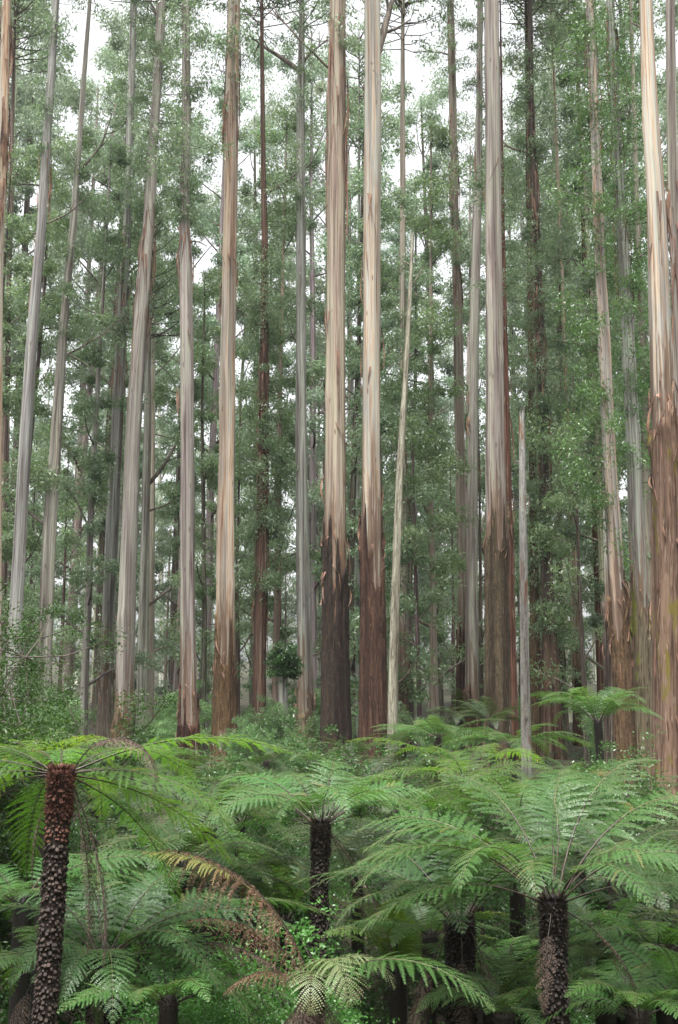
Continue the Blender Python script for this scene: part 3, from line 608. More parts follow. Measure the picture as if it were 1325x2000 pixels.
for i_, (px, d) in enumerate(mid):
    k = ['tall_a', 'tall_c', 'tall_b', 'tall_d'][(i_ * 5 + i_ // 4) % 4]
    sc = R.uniform(.9, 1.1)
    if px in (75, 300, 1000): continue
    if 470 < px < 570 or 730 < px < 880: sc *= .93
    if 130 < px < 210: sc *= .9
    place_gum(k, px, d, *LB['mid'], sc=sc, rz=R.uniform(0, 6.28), tint=tint(), ltint=tint(.06))
for i_ in range(40):
    d = 120 + 75 * (i_ / 40) + R.uniform(-5, 5); px = -80 + (i_ * 0.618 % 1) * 1490
    k = ['far_a', 'far_b', 'far_b', 'tall_c'][i_ % 4]
    sc = R.uniform(.8, 1.15)
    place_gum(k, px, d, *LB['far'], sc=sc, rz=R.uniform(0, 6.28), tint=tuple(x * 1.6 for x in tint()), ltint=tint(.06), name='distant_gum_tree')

for i_ in range(16):
    d = 98 + i_ * 1.3; px = 20 + (i_ * 0.618 % 1) * 1290; g_ = R.uniform(.7, .95)
    place_gum(['far_b', 'far_a'][i_ % 2], px, d, *LB['far'], sc=R.uniform(.5, .68), rz=R.uniform(0, 6.28), tint=tint(), ltint=(g_, g_, g_), name='distant_gum_tree')

# ------------------------------------------------------------------ tree ferns
FC = {}
def frond_mesh(L=2.2, Wd=.42, el=55, droop=100, seed=0, leafm='fern', stipe=.16, dead=False, hang=.35, brown_tip=False, npin=26, pden=1.0):
    key = (round(L, 1), round(Wd, 2), round(el / 10), round(droop / 15), seed % 3, leafm, round(stipe, 2), dead, hang, npin)
    if key in FC: return FC[key]
    rng = np.random.default_rng(abs(hash((key[0], key[2], key[3], key[4]))) % 100000)
    el = math.radians(el); dr = math.radians(droop)
    n = 48; t = np.linspace(0, 1, n)
    e = el - dr * np.clip((t - .08) / .92, 0, 1) ** 1.15
    dx = np.cos(e) * L / (n - 1); dzv = np.sin(e) * L / (n - 1)
    P = np.stack([np.concatenate([[0], np.cumsum(dx[:-1])]), np.cumsum(rng.normal(0, .0012 * L, n)), np.concatenate([[0], np.cumsum(dzv[:-1])])], -1)
    T = unit(np.gradient(P, axis=0)); side = np.array([0, 1., 0]); Nn = unit(np.cross(T, side)) * -1.0
    Nn = np.where(Nn[:, 2:3] * np.cos(e)[:, None] < 0, -Nn, Nn)
    mb = MB()
    rad = np.interp(t, [0, .1, 1], [.014, .010, .0025]) * (L / 2.2)
    k = int(n * .42)
    V, F = tube(P[:k + 1], rad[:k + 1], 6); mb.add(V, F, 1, .5)
    V, F = tube(P[k:], rad[k:], 5); mb.add(V, F, 2 if not dead else 1, .5)
    # pinnae
    tp = np.linspace(stipe, .985, npin); tp = tp + rng.normal(0, .003, npin)
    for q, tq in enumerate(tp):
        brown = rng.uniform() < .035; bs = rng.choice([-1, 1])
        u = (tq - stipe) / (1 - stipe)
        u = min(max(u, 0.), 1.); sh = min(1., (u * 3.2 + .35)) ** .8 * (1 - u ** 2.4) ** .9 + .03
        c = np.array([np.interp(tq, t, P[:, w]) for w in range(3)]); Tq = unit(np.array([np.interp(tq, t, T[:, w]) for w in range(3)])); Nq = unit(np.array([np.interp(tq, t, Nn[:, w]) for w in range(3)]))
        for sg in (-1, 1):
            pl = Wd * sh * rng.uniform(.9, 1.08)
            fa = math.radians(12 + 38 * u + rng.normal(0, 3))
            D0 = sg * side * math.cos(fa) + Tq * math.sin(fa) + Nq * (.14 + rng.normal(0, .05))
            m_ = 7; ss = np.linspace(0, 1, m_)
            g = np.array([0, 0, -1.0])
            hg = hang * (1 + rng.normal(0, .2)) * (2.6 if dead else 1)
            Pp = c + (D0[None] * ss[:, None] + g * (hg * ss ** 2)[:, None] * .75) * pl
            # keep the length
            Tp = unit(np.gradient(Pp, axis=0))
            if dead and rng.uniform() < .05: continue
            V, F = tube(Pp, np.linspace(.0035, .001, m_) * (L / 2.2), 3); mb.add(V, F, 2 if not dead else 1, .5)
            npn = max(5, int(pl / .0165 * pden)); s2 = (np.arange(npn) + .8) / (npn + .6)
            Q = np.stack([np.interp(s2, ss, Pp[:, w]) for w in range(3)], -1); TQ = unit(np.stack([np.interp(s2, ss, Tp[:, w]) for w in range(3)], -1))
            NQ = unit(Nq[None] + rng.normal(0, .10, (npn, 3)))
            NQ = unit(NQ - TQ * (NQ * TQ).sum(1, keepdims=True))
            BQ = np.cross(NQ, TQ)
            ln = .70 * (L * (1 - stipe) / npin) * (1.5 if dead else 1) * (np.clip(1 - s2, 0, 1) ** .55 * .9 + .1) * (.55 + .45 * sh) * (.6 + .4 * np.minimum(s2 * 5, 1))
            wq = pl / npn * .74 * .5
            for s3 in (-1, 1):
                Dq = unit(BQ * s3 + TQ * .38 + np.array([0, 0, -1]) * (.12 if not dead else .9) + rng.normal(0, .09 if not dead else .35, (npn, 3)))
                b1 = Q - TQ * wq; b2 = Q + TQ * wq; tip = Q + Dq * ln[:, None]
                mid = Q + Dq * (ln * .55)[:, None]
                V = np.stack([b1, b2, mid + TQ * wq * .8, tip + TQ * wq * .15, tip - TQ * wq * .15, mid - TQ * wq * .7], 1).reshape(-1, 3)
                o_ = (np.arange(npn) * 6)[:, None]
                F = np.concatenate([o_ + np.array([[0, 1, 2, 5]]), o_ + np.array([[5, 2, 3, 4]])])
                rr = np.clip(rng.uniform(0, 1, npn) * .5 + .2 + .25 * u, 0, .92) if not (brown and sg == bs) else rng.uniform(.9, 1, npn)
                mb.add(V, F, 0, np.concatenate([rr, rr]), smooth=False)
    me = mb.mesh('frond', [MT[leafm], MT['stipe'], MT['rachis']])
    FC[key] = me
    return me

def fern_trunk_mesh(h, r0, r1, seed, detail=True, fuzz=True, topred=True):
    rng = np.random.default_rng(seed); mb = MB()
    P = np.stack([.04 * np.sin(np.linspace(0, 2, 8) + seed), .03 * np.cos(np.linspace(0, 3, 8) + seed), np.linspace(-.3, h, 8)], -1); P[:, :2] -= P[-1, :2]
    V, F = tube(P, np.linspace(r0, r1, 8), 16); mb.add(V, F, 0, .1)
    c = P[-1]; V, F = tube(np.stack([c, c + [0, 0, .06], c + [0, 0, .09]]), [r1, r1 * .7, .01], 16); mb.add(V, F, 0, .95 if topred else .02)
    nh = 700 if detail else 120; a = rng.uniform(0, 2 * PI, nh); rr_ = r1 * rng.uniform(0, 1, nh) ** .5
    V, F = leaf_quads(c + np.stack([np.cos(a) * rr_, np.sin(a) * rr_, np.full(nh, .03)], -1), unit(np.stack([np.cos(a) * .7, np.sin(a) * .7, rng.uniform(.3, 1.2, nh)], -1)), rng.uniform(.04, .09, nh), np.full(nh, .007), rng)
    mb.add(V, F, 0, rng.uniform(.82, 1, nh) if topred else rng.uniform(.1, .45, nh), smooth=False)
    if detail:
        rows = int(h / .046); nn = 21
        z = np.repeat(np.arange(rows) * .046, nn) + rng.normal(0, .013, rows * nn); a = np.tile(np.arange(nn) * 2 * PI / nn, rows) + np.repeat((np.arange(rows) % 2) * PI / nn + np.arange(rows) * .03, nn) + rng.normal(0, .07, rows * nn)
        f = z / h; rr = r0 + (r1 - r0) * f; cx = np.interp(z, P[:, 2], P[:, 0]); cy = np.interp(z, P[:, 2], P[:, 1])
        sc = rng.uniform(.45, 1.25, len(z)) * np.where(f < .3, .55, 1.)
        w = .0135 * sc; hh = .030 * sc; dep = .020 * sc * np.where(f > .25, 1.25, .5)
        o = np.stack([np.cos(a), np.sin(a), 0 * a], -1); s = np.stack([-np.sin(a), np.cos(a), 0 * a], -1); up = np.array([0, 0, 1.])
        b = np.stack([cx, cy, z], -1) + o * (rr * .98)[:, None]
        def v(x, y, q): return b + s * (w * x)[:, None] + up * (hh * y)[:, None] + o * (dep * q)[:, None]
        V = np.stack([v(-1, -.9, 0), v(1, -.9, 0), v(1, .6, .9), v(-1, .6, .9), v(-.6, 1., .5), v(.6, 1., .5), v(-.7, .2, 1.2), v(.7, .2, 1.2)], 1).reshape(-1, 3)
        q8 = (np.arange(len(z)) * 8)[:, None]
        F = np.concatenate([q8 + np.array([[0, 1, 7, 6]]), q8 + np.array([[6, 7, 2, 3]]), q8 + np.array([[3, 2, 5, 4]]), q8 + np.array([[0, 6, 3, 3]]) * 0 + q8 + np.array([[0, 6, 3, 4]]) * 0 + np.array([[0, 6, 3, 4]]), q8 + np.array([[1, 5, 2, 7]])])
        F = np.concatenate([q8 + np.array([[0, 1, 7, 6]]), q8 + np.array([[6, 7, 2, 3]]), q8 + np.array([[3, 2, 5, 4]]), q8 + np.array([[0, 6, 3, 4]]), q8 + np.array([[1, 5, 2, 7]])])
        base = np.clip(.24 + rng.normal(0, .15, len(z)), 0, .62)
        if topred: base = np.where(f > .86, rng.uniform(.85, 1, len(z)), base)
        tipc = np.clip(base + .16 * (f < .86), 0, 1)
        mb.add(V, F, 0, np.concatenate([base * .5 + .0, base, tipc, base * .4, base * .4]), smooth=False)
    if fuzz:                                                 # hairy crown and fibre
        n = 3000 if detail else 250
        z = h - rng.uniform(0, .5, n) ** 1.3; a = rng.uniform(0, 2 * PI, n)
        b = np.stack([np.cos(a) * r1, np.sin(a) * r1, z], -1); D = unit(np.stack([np.cos(a), np.sin(a), rng.normal(.5, .7, n)], -1))
        V, F = leaf_quads(b, D, rng.uniform(.03, .07, n), np.full(n, .007), rng); mb.add(V, F, 0, rng.uniform(.82, 1, n) if topred else rng.uniform(.2, .5, n), smooth=False)
    return mb.mesh('fern_trunk', [MT['ferntrunk']])

def fern(label, px, py, d, fronds, r=(.13, .11), name='tree_fern', cat='tree fern', detail=True, group=None, seed=0, topred=False, ttint=(1, 1, 1), htrunk=None, dead=(), lean=(0, 0), coltint=None, leafm='fern', stipe=.16):
    """crown at pixel px, py; fronds: (azimuth, elevation, droop, length)"""
    c = at(px, py, d); gz = float(ground_z(c[0], d)); h = max(c[2] - gz, .15) if htrunk is None else htrunk
    root = thing(name, label, cat, (c[0], d, c[2] - h), group)
    if lean != (0, 0):
        root.rotation_euler = (math.radians(lean[0]), math.radians(lean[1]), 0)
        root.location = (c[0] - math.sin(math.radians(lean[1])) * h, d + math.sin(math.radians(lean[0])) * h, c[2] - h)
    link('trunk', fern_trunk_mesh(h, r[0], r[1], seed, detail, True, topred), root, color=ttint)
    rg = random.Random(seed)
    for (az, el, dr, L) in fronds:
        me = frond_mesh(L, .195 * L, el, dr, rg.randint(0, 2), leafm, stipe=stipe, npin=26)
        o = link('frond', me, root); o.location = (math.cos(math.radians(az)) * r[1] * .5, math.sin(math.radians(az)) * r[1] * .5, h - .01)
        o.rotation_euler = (math.radians(rg.uniform(-18, 18)), math.radians(rg.uniform(-7, 7)), math.radians(az + rg.uniform(-5, 5)))
        o.scale = (rg.uniform(.82, 1.08),) * 3; g_ = rg.uniform(.8, 1.2); o.color = (g_ * (coltint or (1, 1, 1))[0] * rg.uniform(.92, 1.08), g_ * (coltint or (1, 1, 1))[1], g_ * (coltint or (1, 1, 1))[2], 1)
    for (az, el, dr, L) in dead:
        me = frond_mesh(L, .12 * L, el, dr, rg.randint(0, 2), 'ferndeadgrey', stipe=.3, dead=True, npin=22)
        o = link('dead_frond', me, root); o.location = (math.cos(math.radians(az)) * r[1] * .9, math.sin(math.radians(az)) * r[1] * .9, h - .05)
        o.rotation_euler = (0, 0, math.radians(az)); o.color = (1, 1, 1, 1)
    return root
def rosette(n, el=(35, 70), dr=(70, 110), L=(1.6, 2.2), seed=0, skip=None):
    rg = random.Random(seed); out_ = []
    for k in range(n):
        az = (k * 137.5 + rg.uniform(-12, 12)) % 360
        if skip and skip[0] < az < skip[1]: continue
        out_.append((az, rg.uniform(*el), rg.uniform(*dr), rg.uniform(*L)))
    return out_

FG = 'tree ferns with a clear trunk in the gully'
# the big fern with the steep vase of fronds
fern('big tree fern with a steep vase of long fronds on a scaly near-black trunk', 1080, 1765, 11.5,
  [(185, 50, 95, 2.3), (165, 38, 80, 2.3), (205, 42, 95, 2.2), (150, 55, 80, 2.4), (120, 66, 75, 2.3), (100, 74, 95, 2.3), (75, 70, 80, 2.4), (48, 58, 75, 2.6), (25, 50, 85, 2.5), (5, 44, 90, 2.1), (345, 42, 95, 2.2),
   (320, 52, 105, 2.1), (300, 60, 110, 1.9), (235, 55, 110, 1.9), (260, 66, 115, 1.6), (140, 30, 70, 2.2), (35, 32, 70, 2.2), (350, 22, 60, 1.9), (190, 25, 70, 2.0)], r=(.10, .105), seed=3, stipe=.30, group=FG, ttint=(.8, .8, .8),
  dead=[(250, -40, 45, 1.0), (10, -30, 60, 1.4)], coltint=(1.1, 1.1, 1.15))
fern('tree fern with a neat silvery green umbrella of fronds on a straight dark trunk', 627, 1612, 15,
  [(180, 42, 85, 1.9), (200, 38, 90, 1.9), (160, 44, 80, 2.0), (140, 50, 85, 1.9), (115, 55, 95, 1.9), (90, 58, 90, 1.9), (65, 55, 90, 1.9), (40, 48, 85, 2.0), (18, 42, 85, 2.0), (0, 38, 85, 1.9), (340, 40, 95, 1.8), (220, 42, 100, 1.8),
   (315, 52, 115, 1.6), (285, 56, 120, 1.5), (250, 56, 120, 1.5), (190, 18, 70, 1.8), (350, 18, 70, 1.8), (30, 26, 70, 1.9), (150, 26, 70, 1.9)], r=(.105, .10), seed=4, stipe=.22, group=FG, ttint=(.9, .85, .85),
  dead=[(350, -50, 30, 1.9), (20, -60, 20, 1.5)], coltint=(1.3, 1.35, 1.6))  # bluish brightening tint paints the sky sheen onto these fronds
fern('tall tree fern with a rust red hairy top and long scaly trunk, few arching fronds', 120, 1510, 11,
  [(12, 22, 45, 2.2), (350, 5, 55, 2.1), (165, 28, 55, 1.8), (185, 22, 65, 1.7), (150, 18, 70, 2.0), (130, 25, 90, 2.0), (60, 22, 70, 2.3), (30, 10, 65, 2.4), (100, 28, 100, 2.0), (170, -8, 60, 1.8), (25, -15, 45, 2.2), (200, 5, 85, 1.6), (75, 0, 70, 2.0), (120, -5, 75, 2.0), (45, -20, 50, 2.2)],
  r=(.088, .098), seed=5, group=FG, topred=True, lean=(0, .7), ttint=(1.35, 1.3, 1.3), leafm='fernsun', dead=[(340, 60, 160, 1.4), (350, -70, 25, 1.6), (8, -65, 30, 1.8), (190, -75, 20, 1.0)], coltint=(1.08, 1.15, .9))
fern('dark shaded tree fern whose trunk is draped in brown fibres, between the two umbrella ferns', 898, 1800, 13,
  rosette(18, (38, 60), (62, 90), (1.7, 2.1), 6), r=(.17, .14), seed=6, group=FG, ttint=(.6, .6, .6), dead=[(200, -55, 40, 1.6), (320, -60, 30, 1.4), (160, -70, 20, 1.6), (30, -70, 20, 1.3), (270, -70, 20, 1.2)], coltint=(.55, .65, .65))  # frond tint lowered: its shade is put into the colour
fern('squat tree fern with a broad low crown beside the red topped one', 203, 1868, 12,
  [(0, 40, 75, 2.0), (345, 30, 70, 2.2), (15, 28, 60, 2.3), (200, 35, 90, 1.4), (225, 40, 110, 1.3), (150, 50, 90, 1.8), (100, 60, 90, 2.0), (60, 55, 85, 2.1), (35, 45, 80, 2.1), (320, 35, 95, 1.8), (290, 30, 100, 1.5), (260, 30, 110, 1.4), (180, 45, 95, 1.7), (330, 12, 60, 1.9), (125, 40, 90, 1.8)],
  r=(.15, .14), seed=7, group=FG, ttint=(.6, .6, .6), coltint=(.8, .92, 1.0), dead=[(5, 20, 70, 2.0), (270, -60, 40, 1.0)])
fern('slender tree fern rising clear beside the big grey trunks further back', 1168, 1412, 30,
  rosette(18, (36, 66), (75, 108), (1.8, 2.3), 8), r=(.13, .10), seed=8, detail=False, group=FG, ttint=(.7, .7, .7), coltint=(1.1, 1.15, 1.2))
fern('sunlit yellow green tree fern with widest fronds on a thin dark stem', 910, 1530, 22,
  [(170, 40, 60, 2.6), (190, 28, 60, 2.3), (10, 35, 70, 2.2), (30, 45, 80, 2.2), (140, 48, 80, 2.3), (90, 55, 90, 2.2), (60, 50, 85, 2.2), (215, 30, 80, 2.0), (330, 35, 90, 1.9), (250, 40, 100, 1.8), (290, 40, 100, 1.7), (120, 50, 85, 2.2), (350, 25, 80, 1.8)],
  r=(.10, .09), seed=9, detail=False, leafm='fernsun', group=FG, ttint=(.6, .6, .6), coltint=(1.25, 1.2, .9))
fern('deep green spreading tree fern behind the red topped fern', 392, 1600, 19, rosette(19, (20, 55), (70, 100), (1.9, 2.4), 10), r=(.17, .14), seed=10, detail=False, group=FG, ttint=(.6, .6, .6))
fern('tree fern showing only three pale frond arches in front of the near black trunk', 610, 1492, 30, rosette(12, (20, 45), (55, 85), (1.3, 1.7), 11), seed=11, detail=False, group=FG)
fern('pale green tree fern spreading flat layers at the foot of the rusty based trunk', 855, 1440, 36, rosette(18, (12, 35), (40, 70), (2.0, 2.6), 12), seed=12, detail=False, group=FG, coltint=(1., 1.05, 1.05))
fern('blue green tree fern in flat layers before the olive based trunk', 1000, 1455, 33, rosette(18, (12, 35), (45, 70), (2.0, 2.4), 13), seed=13, detail=False, group=FG, coltint=(.95, 1.05, 1.1))
fern('stubby tree fern with a stiff fan, halfway to the slender tree fern', 1122, 1535, 26, rosette(16, (35, 60), (50, 80), (1.2, 1.4), 14), seed=14, detail=False, group=FG)
fern('tree fern half hidden behind the mossy yellow based trunk', 1262, 1420, 45, rosette(12, (15, 45), (60, 90), (1.6, 2.0), 15), seed=15, detail=False, group=FG)
fern('tree fern crown under the silvery umbrella fern, deep in shade', 760, 1590, 19, rosette(16, (25, 50), (70, 100), (1.7, 2.1), 16), seed=16, detail=False, group=FG, coltint=(.9, 1, .95))
fern('broad tree fern filling the shade behind the big steep fern', 1010, 1600, 17, rosette(16, (25, 55), (70, 100), (1.8, 2.2), 18), seed=18, detail=False, group=FG)
fern('pale feathery tree fern between the red topped fern and the silver mauve trunk', 270, 1500, 27, rosette(18, (15, 45), (50, 80), (1.8, 2.3), 19), seed=19, detail=False, group=FG, coltint=(1, 1.1, 1.05))
fern('bright green tree fern whose fan peeps over the red topped fern', 95, 1485, 16, rosette(13, (20, 50), (40, 80), (1.1, 1.5), 20), seed=20, detail=False, leafm='fernsun', group=FG, coltint=(1.7, 1.5, .8))
fern('low silvery tree fern spreading at the picture edge behind the long scaly trunk', 45, 1760, 14, rosette(17, (20, 45), (55, 95), (1.6, 2.1), 21), seed=21, detail=False, group=FG, ttint=(.5, .5, .5), coltint=(.85, 1, 1.1), dead=[(330, 10, 60, 1.4), (250, 0, 60, 1.6)])
fern('small tree fern with dark stem at the picture edge, old brown fronds hanging', 85, 1880, 12, rosette(9, (10, 40), (70, 100), (1.0, 1.5), 22), seed=22, detail=False, group=FG, ttint=(.4, .4, .4), dead=[(190, 5, 60, 1.2), (210, -20, 40, 1.0), (260, -30, 60, 1.0)])
FG2 = 'ferns without a clear trunk on the gully floor'
fern('trunkless fern fanned upright with browned outer fronds', 778, 1905, 15, rosette(17, (50, 78), (45, 95), (1.4, 1.8), 31), seed=31, detail=False, group=FG2, name='ground_fern', cat='fern', leafm='fern', coltint=(1.7, 1.35, 1.), dead=[(180, 10, 70, 1.1), (0, 20, 80, 1.1), (210, 0, 60, 1.0), (330, 10, 70, 1.0)])
fern('upright fan fern behind the arching half dead frond', 555, 1800, 17, rosette(16, (50, 78), (40, 90), (1.5, 1.9), 32), seed=32, detail=False, group=FG2, name='ground_fern', cat='fern', coltint=(1.1, 1.1, 1))
specs = [(1420, 1640, 17, 1.5), (1400, 1560, 24, 1.5), (-70, 1620, 17, 1.5), (355, 1690, 16, 1.7), (470, 1610, 21, 1.8), (350, 1545, 25, 1.9), (185, 1560, 22, 1.8), (700, 1690, 17, 1.7), (700, 1560, 24, 1.7), (830, 1700, 16, 1.8), (1200, 1700, 15, 1.7), (1225, 1700, 18, 1.4), (1130, 1650, 19, 1.5), (1310, 1800, 14, 1.4), (1180, 1830, 13.5, 1.3), (1290, 1860, 13, 1.2), (990, 1900, 14, 1.3), (985, 1985, 12.2, .9),
         (1250, 1985, 11.5, 1.2), (1330, 1960, 12, 1.3), (1180, 1940, 13, 1.0), (1215, 1900, 13.5, 1.2), (960, 1960, 13, 1.1), (420, 1740, 15.5, 1.5), (500, 1740, 18, 1.6), (330, 1960, 11.5, 1.2), (860, 1560, 25, 1.8), (1060, 1545, 27, 1.4), (440, 1530, 29, 1.8), (540, 1540, 27, 1.7), (930, 1700, 16, 1.6), (1210, 1590, 25, 1.3), (780, 1520, 29, 1.7), (40, 1620, 20, 1.7), (960, 1410, 44, 1.9), (790, 1455, 42, 1.9), (690, 1480, 38, 1.7), (520, 1490, 38, 1.7), (1300, 1660, 20, 1.2), (900, 1400, 50, 1.9), (280, 1820, 14.5, 1.4), (840, 1830, 14, 1.2)]
for i_, (px, py, d, L) in enumerate(specs):
    rg = random.Random(100 + i_); c = (.27 + .36 * rg.random()) * (2.0 if py > 1810 else 1)  # low tint paints gully shade into the frond colour
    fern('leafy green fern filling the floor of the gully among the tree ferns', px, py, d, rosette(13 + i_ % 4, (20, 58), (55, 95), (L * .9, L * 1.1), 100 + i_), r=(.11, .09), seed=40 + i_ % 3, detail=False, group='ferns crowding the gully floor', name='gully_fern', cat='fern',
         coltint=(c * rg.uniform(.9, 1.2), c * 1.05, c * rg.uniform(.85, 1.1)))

# the half dead fern: one long browned frond arching up and over, one pale curled one and a big drooping green one
c = at(610, 1925, 11); gz = float(ground_z(c[0], 11)); h = c[2] - gz
hf = thing('tree_fern', 'dying tree fern with a long frond gone rust brown and curling, tip still yellow green', 'tree fern', (c[0], 11, gz), FG)
link('trunk', fern_trunk_mesh(h, .09, .08, 90, True), hf, color=(.5, .42, .4))
for (mat, az, el, dr, L, Wd, dead, hang) in (('ferndead', 182, 68, 66, 2.0, .55, True, .6), ('fernyellow', 186, 66, 70, 2.15, .3, False, .6), ('fernpale', 300, 62, 160, 1.0, .34, False, .5), ('fernpale', 345, 55, 130, 1.0, .3, False, .5), ('fern', 335, 30, 75, 1.9, .46, False, .4),
     ('ferndead', 165, 50, 70, 1.5, .24, True, .6), ('ferndeadgrey', 250, -40, 50, 1.1, .2, True, .4), ('ferndeadgrey', 200, -50, 40, 1.1, .2, True, .4), ('ferndead', 190, 30, 80, .9, .2, True, .4), ('ferndeadgrey', 290, -60, 30, 1.2, .24, True, .4), ('ferndeadgrey', 225, -65, 30, 1.2, .24, True, .4), ('ferndead', 265, -70, 20, 1.0, .22, True, .4), ('ferndeadgrey', 330, -50, 50, 1.2, .22, True, .4), ('fernpale', 270, 50, 150, .8, .26, False, .5)):
    me = frond_mesh(L, Wd, el, dr, 1, mat, stipe=.14 if mat != 'fernyellow' else .6, dead=dead, hang=hang)
    o = link('frond' if not dead else 'dead_frond', me, hf); o.location = (0, 0, h); o.rotation_euler = (0, 0, math.radians(az)); o.color = (1, 1, 1, 1)
    if mat == 'fernpale': o['label'] = 'pale frond curling over with pinkish edge'
    if mat == 'fernyellow': o['label'] = 'yellow green tip of the browned frond'

# ------------------------------------------------------------------ shrubs and undergrowth
def bush_kind(seed, H, rad, nc, per, L, Wd, mat, stems=7, cr=(.12, .26), se=(.9, 1.5)):
    rng = np.random.default_rng(seed); fo = MB(); stm = []
    C = []; A = []
    for q in range(stems):
        az = rng.uniform(0, 6.28); pts = arc((0, 0, -.1), az, rng.uniform(*se), H * rng.uniform(.7, 1.), rng.normal(-.1, .25), 7, rng, .1)
        V, F = tube(pts, np.linspace(.011, .003, len(pts)) * max(1, H / 2), 4); m2 = MB(); m2.add(V, F, 0, .5); stm.append(m2.mesh('bush_stem', [MT['twig']]))
        for _ in range(nc // stems):
            k = rng.integers(2, 8); e = pts[k] + unit(rng.normal(size=3)) * rng.uniform(.1, 1) * rad * .55; e[2] = max(e[2], .08)
            A.append(pts[k]); C.append(e)
    A, C = np.array(A), np.array(C); twigs(fo, A, C, np.full(len(A), .005 * max(1, H / 2)))
    clumps(fo, C, rng.uniform(*cr, len(C)), per, L, Wd, rng, .1, 0, .7)
    return stm, fo.mesh('bush_foliage', [MT[mat], MT['twig']])
BK = {'a': bush_kind(1, 1.7, 1.1, 230, 60, .05, .024, 'shrub'), 'b': bush_kind(2, 1.3, 1.2, 200, 55, .06, .028, 'shrub'), 'c': bush_kind(3, 2.6, 1.5, 300, 60, .065, .028, 'shrub', 9, (.18, .36)),
      'w': bush_kind(4, 4.6, 2.3, 620, 190, .052, .021, 'wattle', 12, (.18, .36), (1.25, 1.5)), 'm': bush_kind(5, 3.6, 2.0, 330, 75, .10, .04, 'gum', 9, (.25, .5))}
def bush(k, px, d, label, group=None, sc=1, rz=0, py=None, tint_=(1, 1, 1), name='shrub', cat='shrub'):
    x = (px - 662.5) / FPX * d; z = float(ground_z(x, d))
    o = thing(name, label, cat, (x, d, z), group, rz, sc)
    stm, fo = BK[k]
    if d < 45:
        for s in stm: link('stem', s, o)
    link('foliage', fo, o, color=tint_)
    return o
bush('w', -100, 17, 'fine leaved wattle bush overhanging from the picture edge', None, 1.25, .5, name='wattle_bush', tint_=(.42, .5, .4))
bush('w', 10, 25, 'fine leaved olive wattle bush behind the red topped tree fern', None, .95, 2.5, name='wattle_bush', tint_=(.6, .65, .62))
bush('w', -110, 21, 'tallest wattle bush cut by the picture edge, its sprays against the slanting trunks', None, 1.4, 4.5, name='wattle_bush', tint_=(.42, .52, .4))
bush('m', 235, 34, 'rounded dark green bush in front of the slim grey trunk', None, .62, 1, tint_=(.45, .6, .4))
bush('m', 165, 32, 'twiggy dark bush between the wattle and the rounded bush', None, .68, 3, tint_=(.4, .55, .35))
bush('m', 585, 42, 'low bush at the foot of the grey green trunk', None, .6, 3, tint_=(.9, 1.1, .8))
bush('m', 480, 44, 'low bush at the foot of the foliage-hung stringy trunk', None, .6, 1, tint_=(.9, 1.1, .8))
rg = random.Random(9)
glossy = [(505, 12.5, 'c', .95), (430, 13.2, 'c', .85), (560, 13.2, 'c', .95), (470, 11.6, 'c', .7), (535, 11.8, 'c', .7), (395, 12.2, 'c', .7), (690, 12.3, 'c', .65), (340, 14, 'c', .8), (300, 17, 'c', 1.0), (700, 13, 'b', 1.0), (690, 16, 'c', .8), (960, 13.5, 'b', 1.2), (1150, 15, 'b', 1.1), (1200, 12, 'b', 1.1), (1260, 14, 'a', 1.1), (1300, 16, 'c', .9), (860, 19, 'c', 1.1), (800, 21, 'c', 1.1), (760, 24, 'c', 1.2), (20, 15, 'b', 1.2), (60, 13, 'b', 1), (260, 12.5, 'b', .9), (1040, 17, 'c', .9), (1100, 22, 'c', 1.1), (1180, 24, 'c', 1.2), (560, 21, 'c', 1), (480, 24, 'c', 1.1), (400, 22, 'c', 1.1), (230, 20, 'c', 1.1), (120, 18, 'c', 1), (930, 24, 'c', 1.1), (640, 27, 'c', 1.2), (1250, 22, 'c', 1.1), (20, 25, 'c', 1.2),
          (1320, 11.5, 'b', 1.0), (1130, 11.5, 'b', .9), (830, 12, 'a', 1.), (600, 12, 'b', .9), (1290, 12.5, 'b', .9)]
for (px, d, k, sc) in glossy:
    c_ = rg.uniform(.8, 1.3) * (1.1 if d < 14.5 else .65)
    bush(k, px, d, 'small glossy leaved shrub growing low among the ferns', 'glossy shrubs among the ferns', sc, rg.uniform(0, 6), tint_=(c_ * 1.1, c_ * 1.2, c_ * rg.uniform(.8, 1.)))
for q in range(34):
    px = rg.uniform(-20, 1345); d = rg.uniform(47, 82); c_ = rg.uniform(.8, 1.2)
    bush('m', px, d, 'soft bushy sapling in the shade under the tall gums', 'understorey bushes beneath the gums', rg.uniform(.55, .95), rg.uniform(0, 6), tint_=(c_ * .95, c_ * 1.1, c_ * .85), name='understorey_bush', cat='bush')

# ground cover too dense to count
rng = np.random.default_rng(300); mb = MB()
n = 4200; yy = 7 + 60 * rng.uniform(0, 1, n) ** 1.5; xx = rng.uniform(-1, 1, n) * (yy * .42 + 3); C = np.stack([xx, yy, ground_z(xx, yy) + rng.uniform(.05, .45, n)], -1)
clumps(mb, C, rng.uniform(.2, .45, n), 40, .08, .03, rng, .1, 0, .6)
gc = link('undergrowth', mb.mesh('undergrowth', [MT['shrub']])); gc['kind'] = 'stuff'; gc['label'] = 'mixed green ground cover under the ferns'
gc['category'] = 'undergrowth'; gc.color = (.32, .4, .28, 1)  # dimmed so the shade below the ferns sits in the colour
mb = MB(); n = 30000; yy = 6 + 60 * rng.uniform(0, 1, n); xx = rng.uniform(-1, 1, n) * (yy * .34 + 1)
P = np.stack([xx, yy, ground_z(xx, yy) + .01], -1); V, F = leaf_quads(P, unit(rng.normal(size=(n, 3)) * np.array([1, 1, .2])), rng.uniform(.06, .2, n), rng.uniform(.02, .05, n), rng)
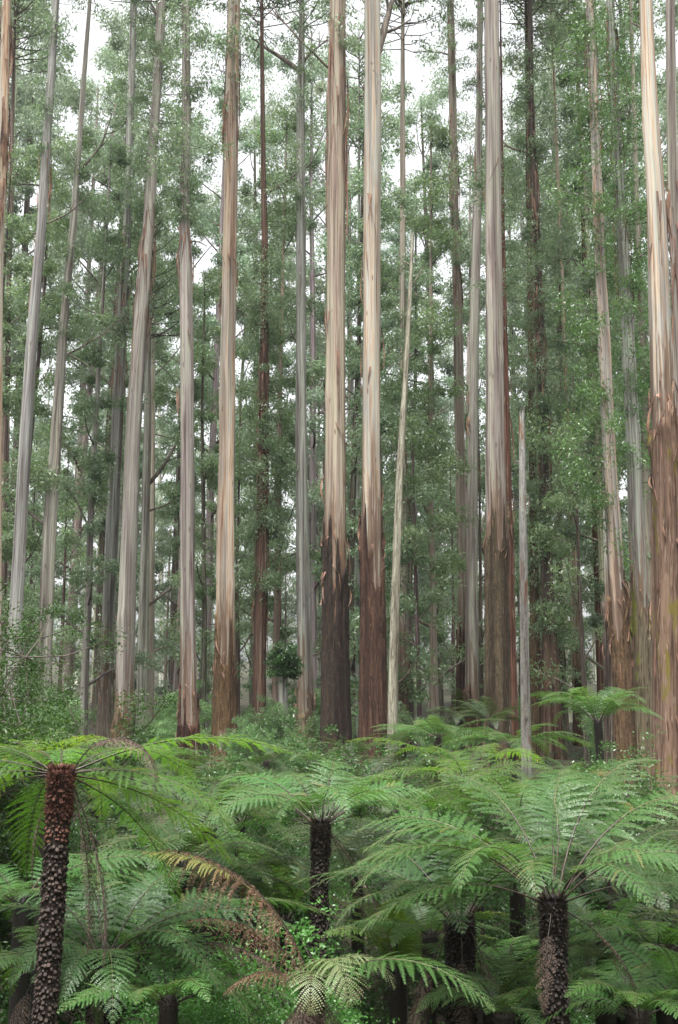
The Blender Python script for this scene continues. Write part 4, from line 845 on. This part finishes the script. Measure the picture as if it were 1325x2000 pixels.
mb.add(V, F, 0, rng.uniform(0, 1, n), smooth=False)
lt = link('leaf_litter', mb.mesh('leaf_litter', [MT['litter']])); lt['kind'] = 'stuff'; lt['label'] = 'brown fallen leaves and bark on the forest floor'; lt['category'] = 'leaf litter'

# ------------------------------------------------------------------ labels that say where each look-alike stands
TL = [(50, 'the long slanting grey trunk'), (100, 'the crooked branched trunk'), (222, 'the slim grey trunk'), (256, 'the silver mauve trunk'), (367, 'the green striped trunk'), (444, 'the brightest cream trunk'), (512, 'the foliage-hung trunk'),
      (590, 'the grey green trunk'), (656, 'the black based trunk'), (727, 'the forking cream trunk'), (785, 'the cream snag'), (912, 'the fluted twin trunks'), (968, 'the olive based trunk'), (1022, 'the lichened pole'), (1060, 'the bearded trunk'),
      (1122, 'the narrow cream trunk'), (1195, 'the curled bark trunk'), (1238, 'the bluish grey trunk'), (1295, 'the massive peeling trunk')]
FL = [(110, 'the red topped tree fern'), (203, 'the squat tree fern'), (392, 'the spreading tree fern'), (580, 'the dying tree fern'), (627, 'the umbrella tree fern'), (778, 'the browned fan fern'), (898, 'the fibre draped tree fern'), (1080, 'the steep vase tree fern'), (1168, 'the slender tree fern'), (1225, 'the curled bark trunk'), (1300, 'the massive peeling trunk')]
RANK = ['nearer', 'more distant', 'still more distant', 'far-off', 'very far-off', 'barely visible far-off', 'deeply shaded far-off', 'most shaded far-off', 'last and smallest']
def relabel(group, noun, L):
    by = {}
    for o in SC.objects:
        if o.parent is None and o.get('group') == group:
            px = o.location.x / o.location.y * FPX + 662.5
            k = sum(1 for q in L if q[0] < px); by.setdefault(k, []).append(o)
    for k, os_ in by.items():
        os_.sort(key=lambda o: o.location.y)
        where = ('beyond ' + L[0][1] + ' at the picture edge') if k == 0 else ('beyond ' + L[-1][1] + ' at the picture edge') if k == len(L) else 'between ' + L[k - 1][1] + ' and ' + L[k][1]
        for i, o in enumerate(os_): o['label'] = ((RANK[min(i, 8)] + ' ' if len(os_) > 1 else '') + noun + ' ' + where)
relabel('leafy young gums between the big trunks', 'young gum', TL)
relabel('tall gums behind the big trunks', 'tall gum', TL)
relabel('ferns crowding the gully floor', 'fern', FL)
relabel('glossy shrubs among the ferns', 'shrub', FL)
relabel('understorey bushes beneath the gums', 'bush', TL)
relabel('far gums closing the view', 'hazy gum', TL)

# ------------------------------------------------------------------ damp air
m, t, out = new_mat('haze'); v = N(t, 'ShaderNodeVolumePrincipled'); v.inputs['Density'].default_value = HAZE; v.inputs['Color'].default_value = (.93, .97, 1, 1); v.inputs['Anisotropy'].default_value = .2
t.links.new(v.outputs[0], out.inputs['Volume'])
V = np.array([[x, y, z] for z in (-1, 90) for y in (-62, 402) for x in (-262, 262)], dtype=float)
F = np.array([[0, 2, 3, 1], [4, 5, 7, 6], [0, 1, 5, 4], [2, 6, 7, 3], [0, 4, 6, 2], [1, 3, 7, 5]])
hz_ = link('haze', mesh_np('haze', V, F, m)); hz_['kind'] = 'stuff'; hz_['label'] = 'thin damp haze between the trees'; hz_['category'] = 'haze'
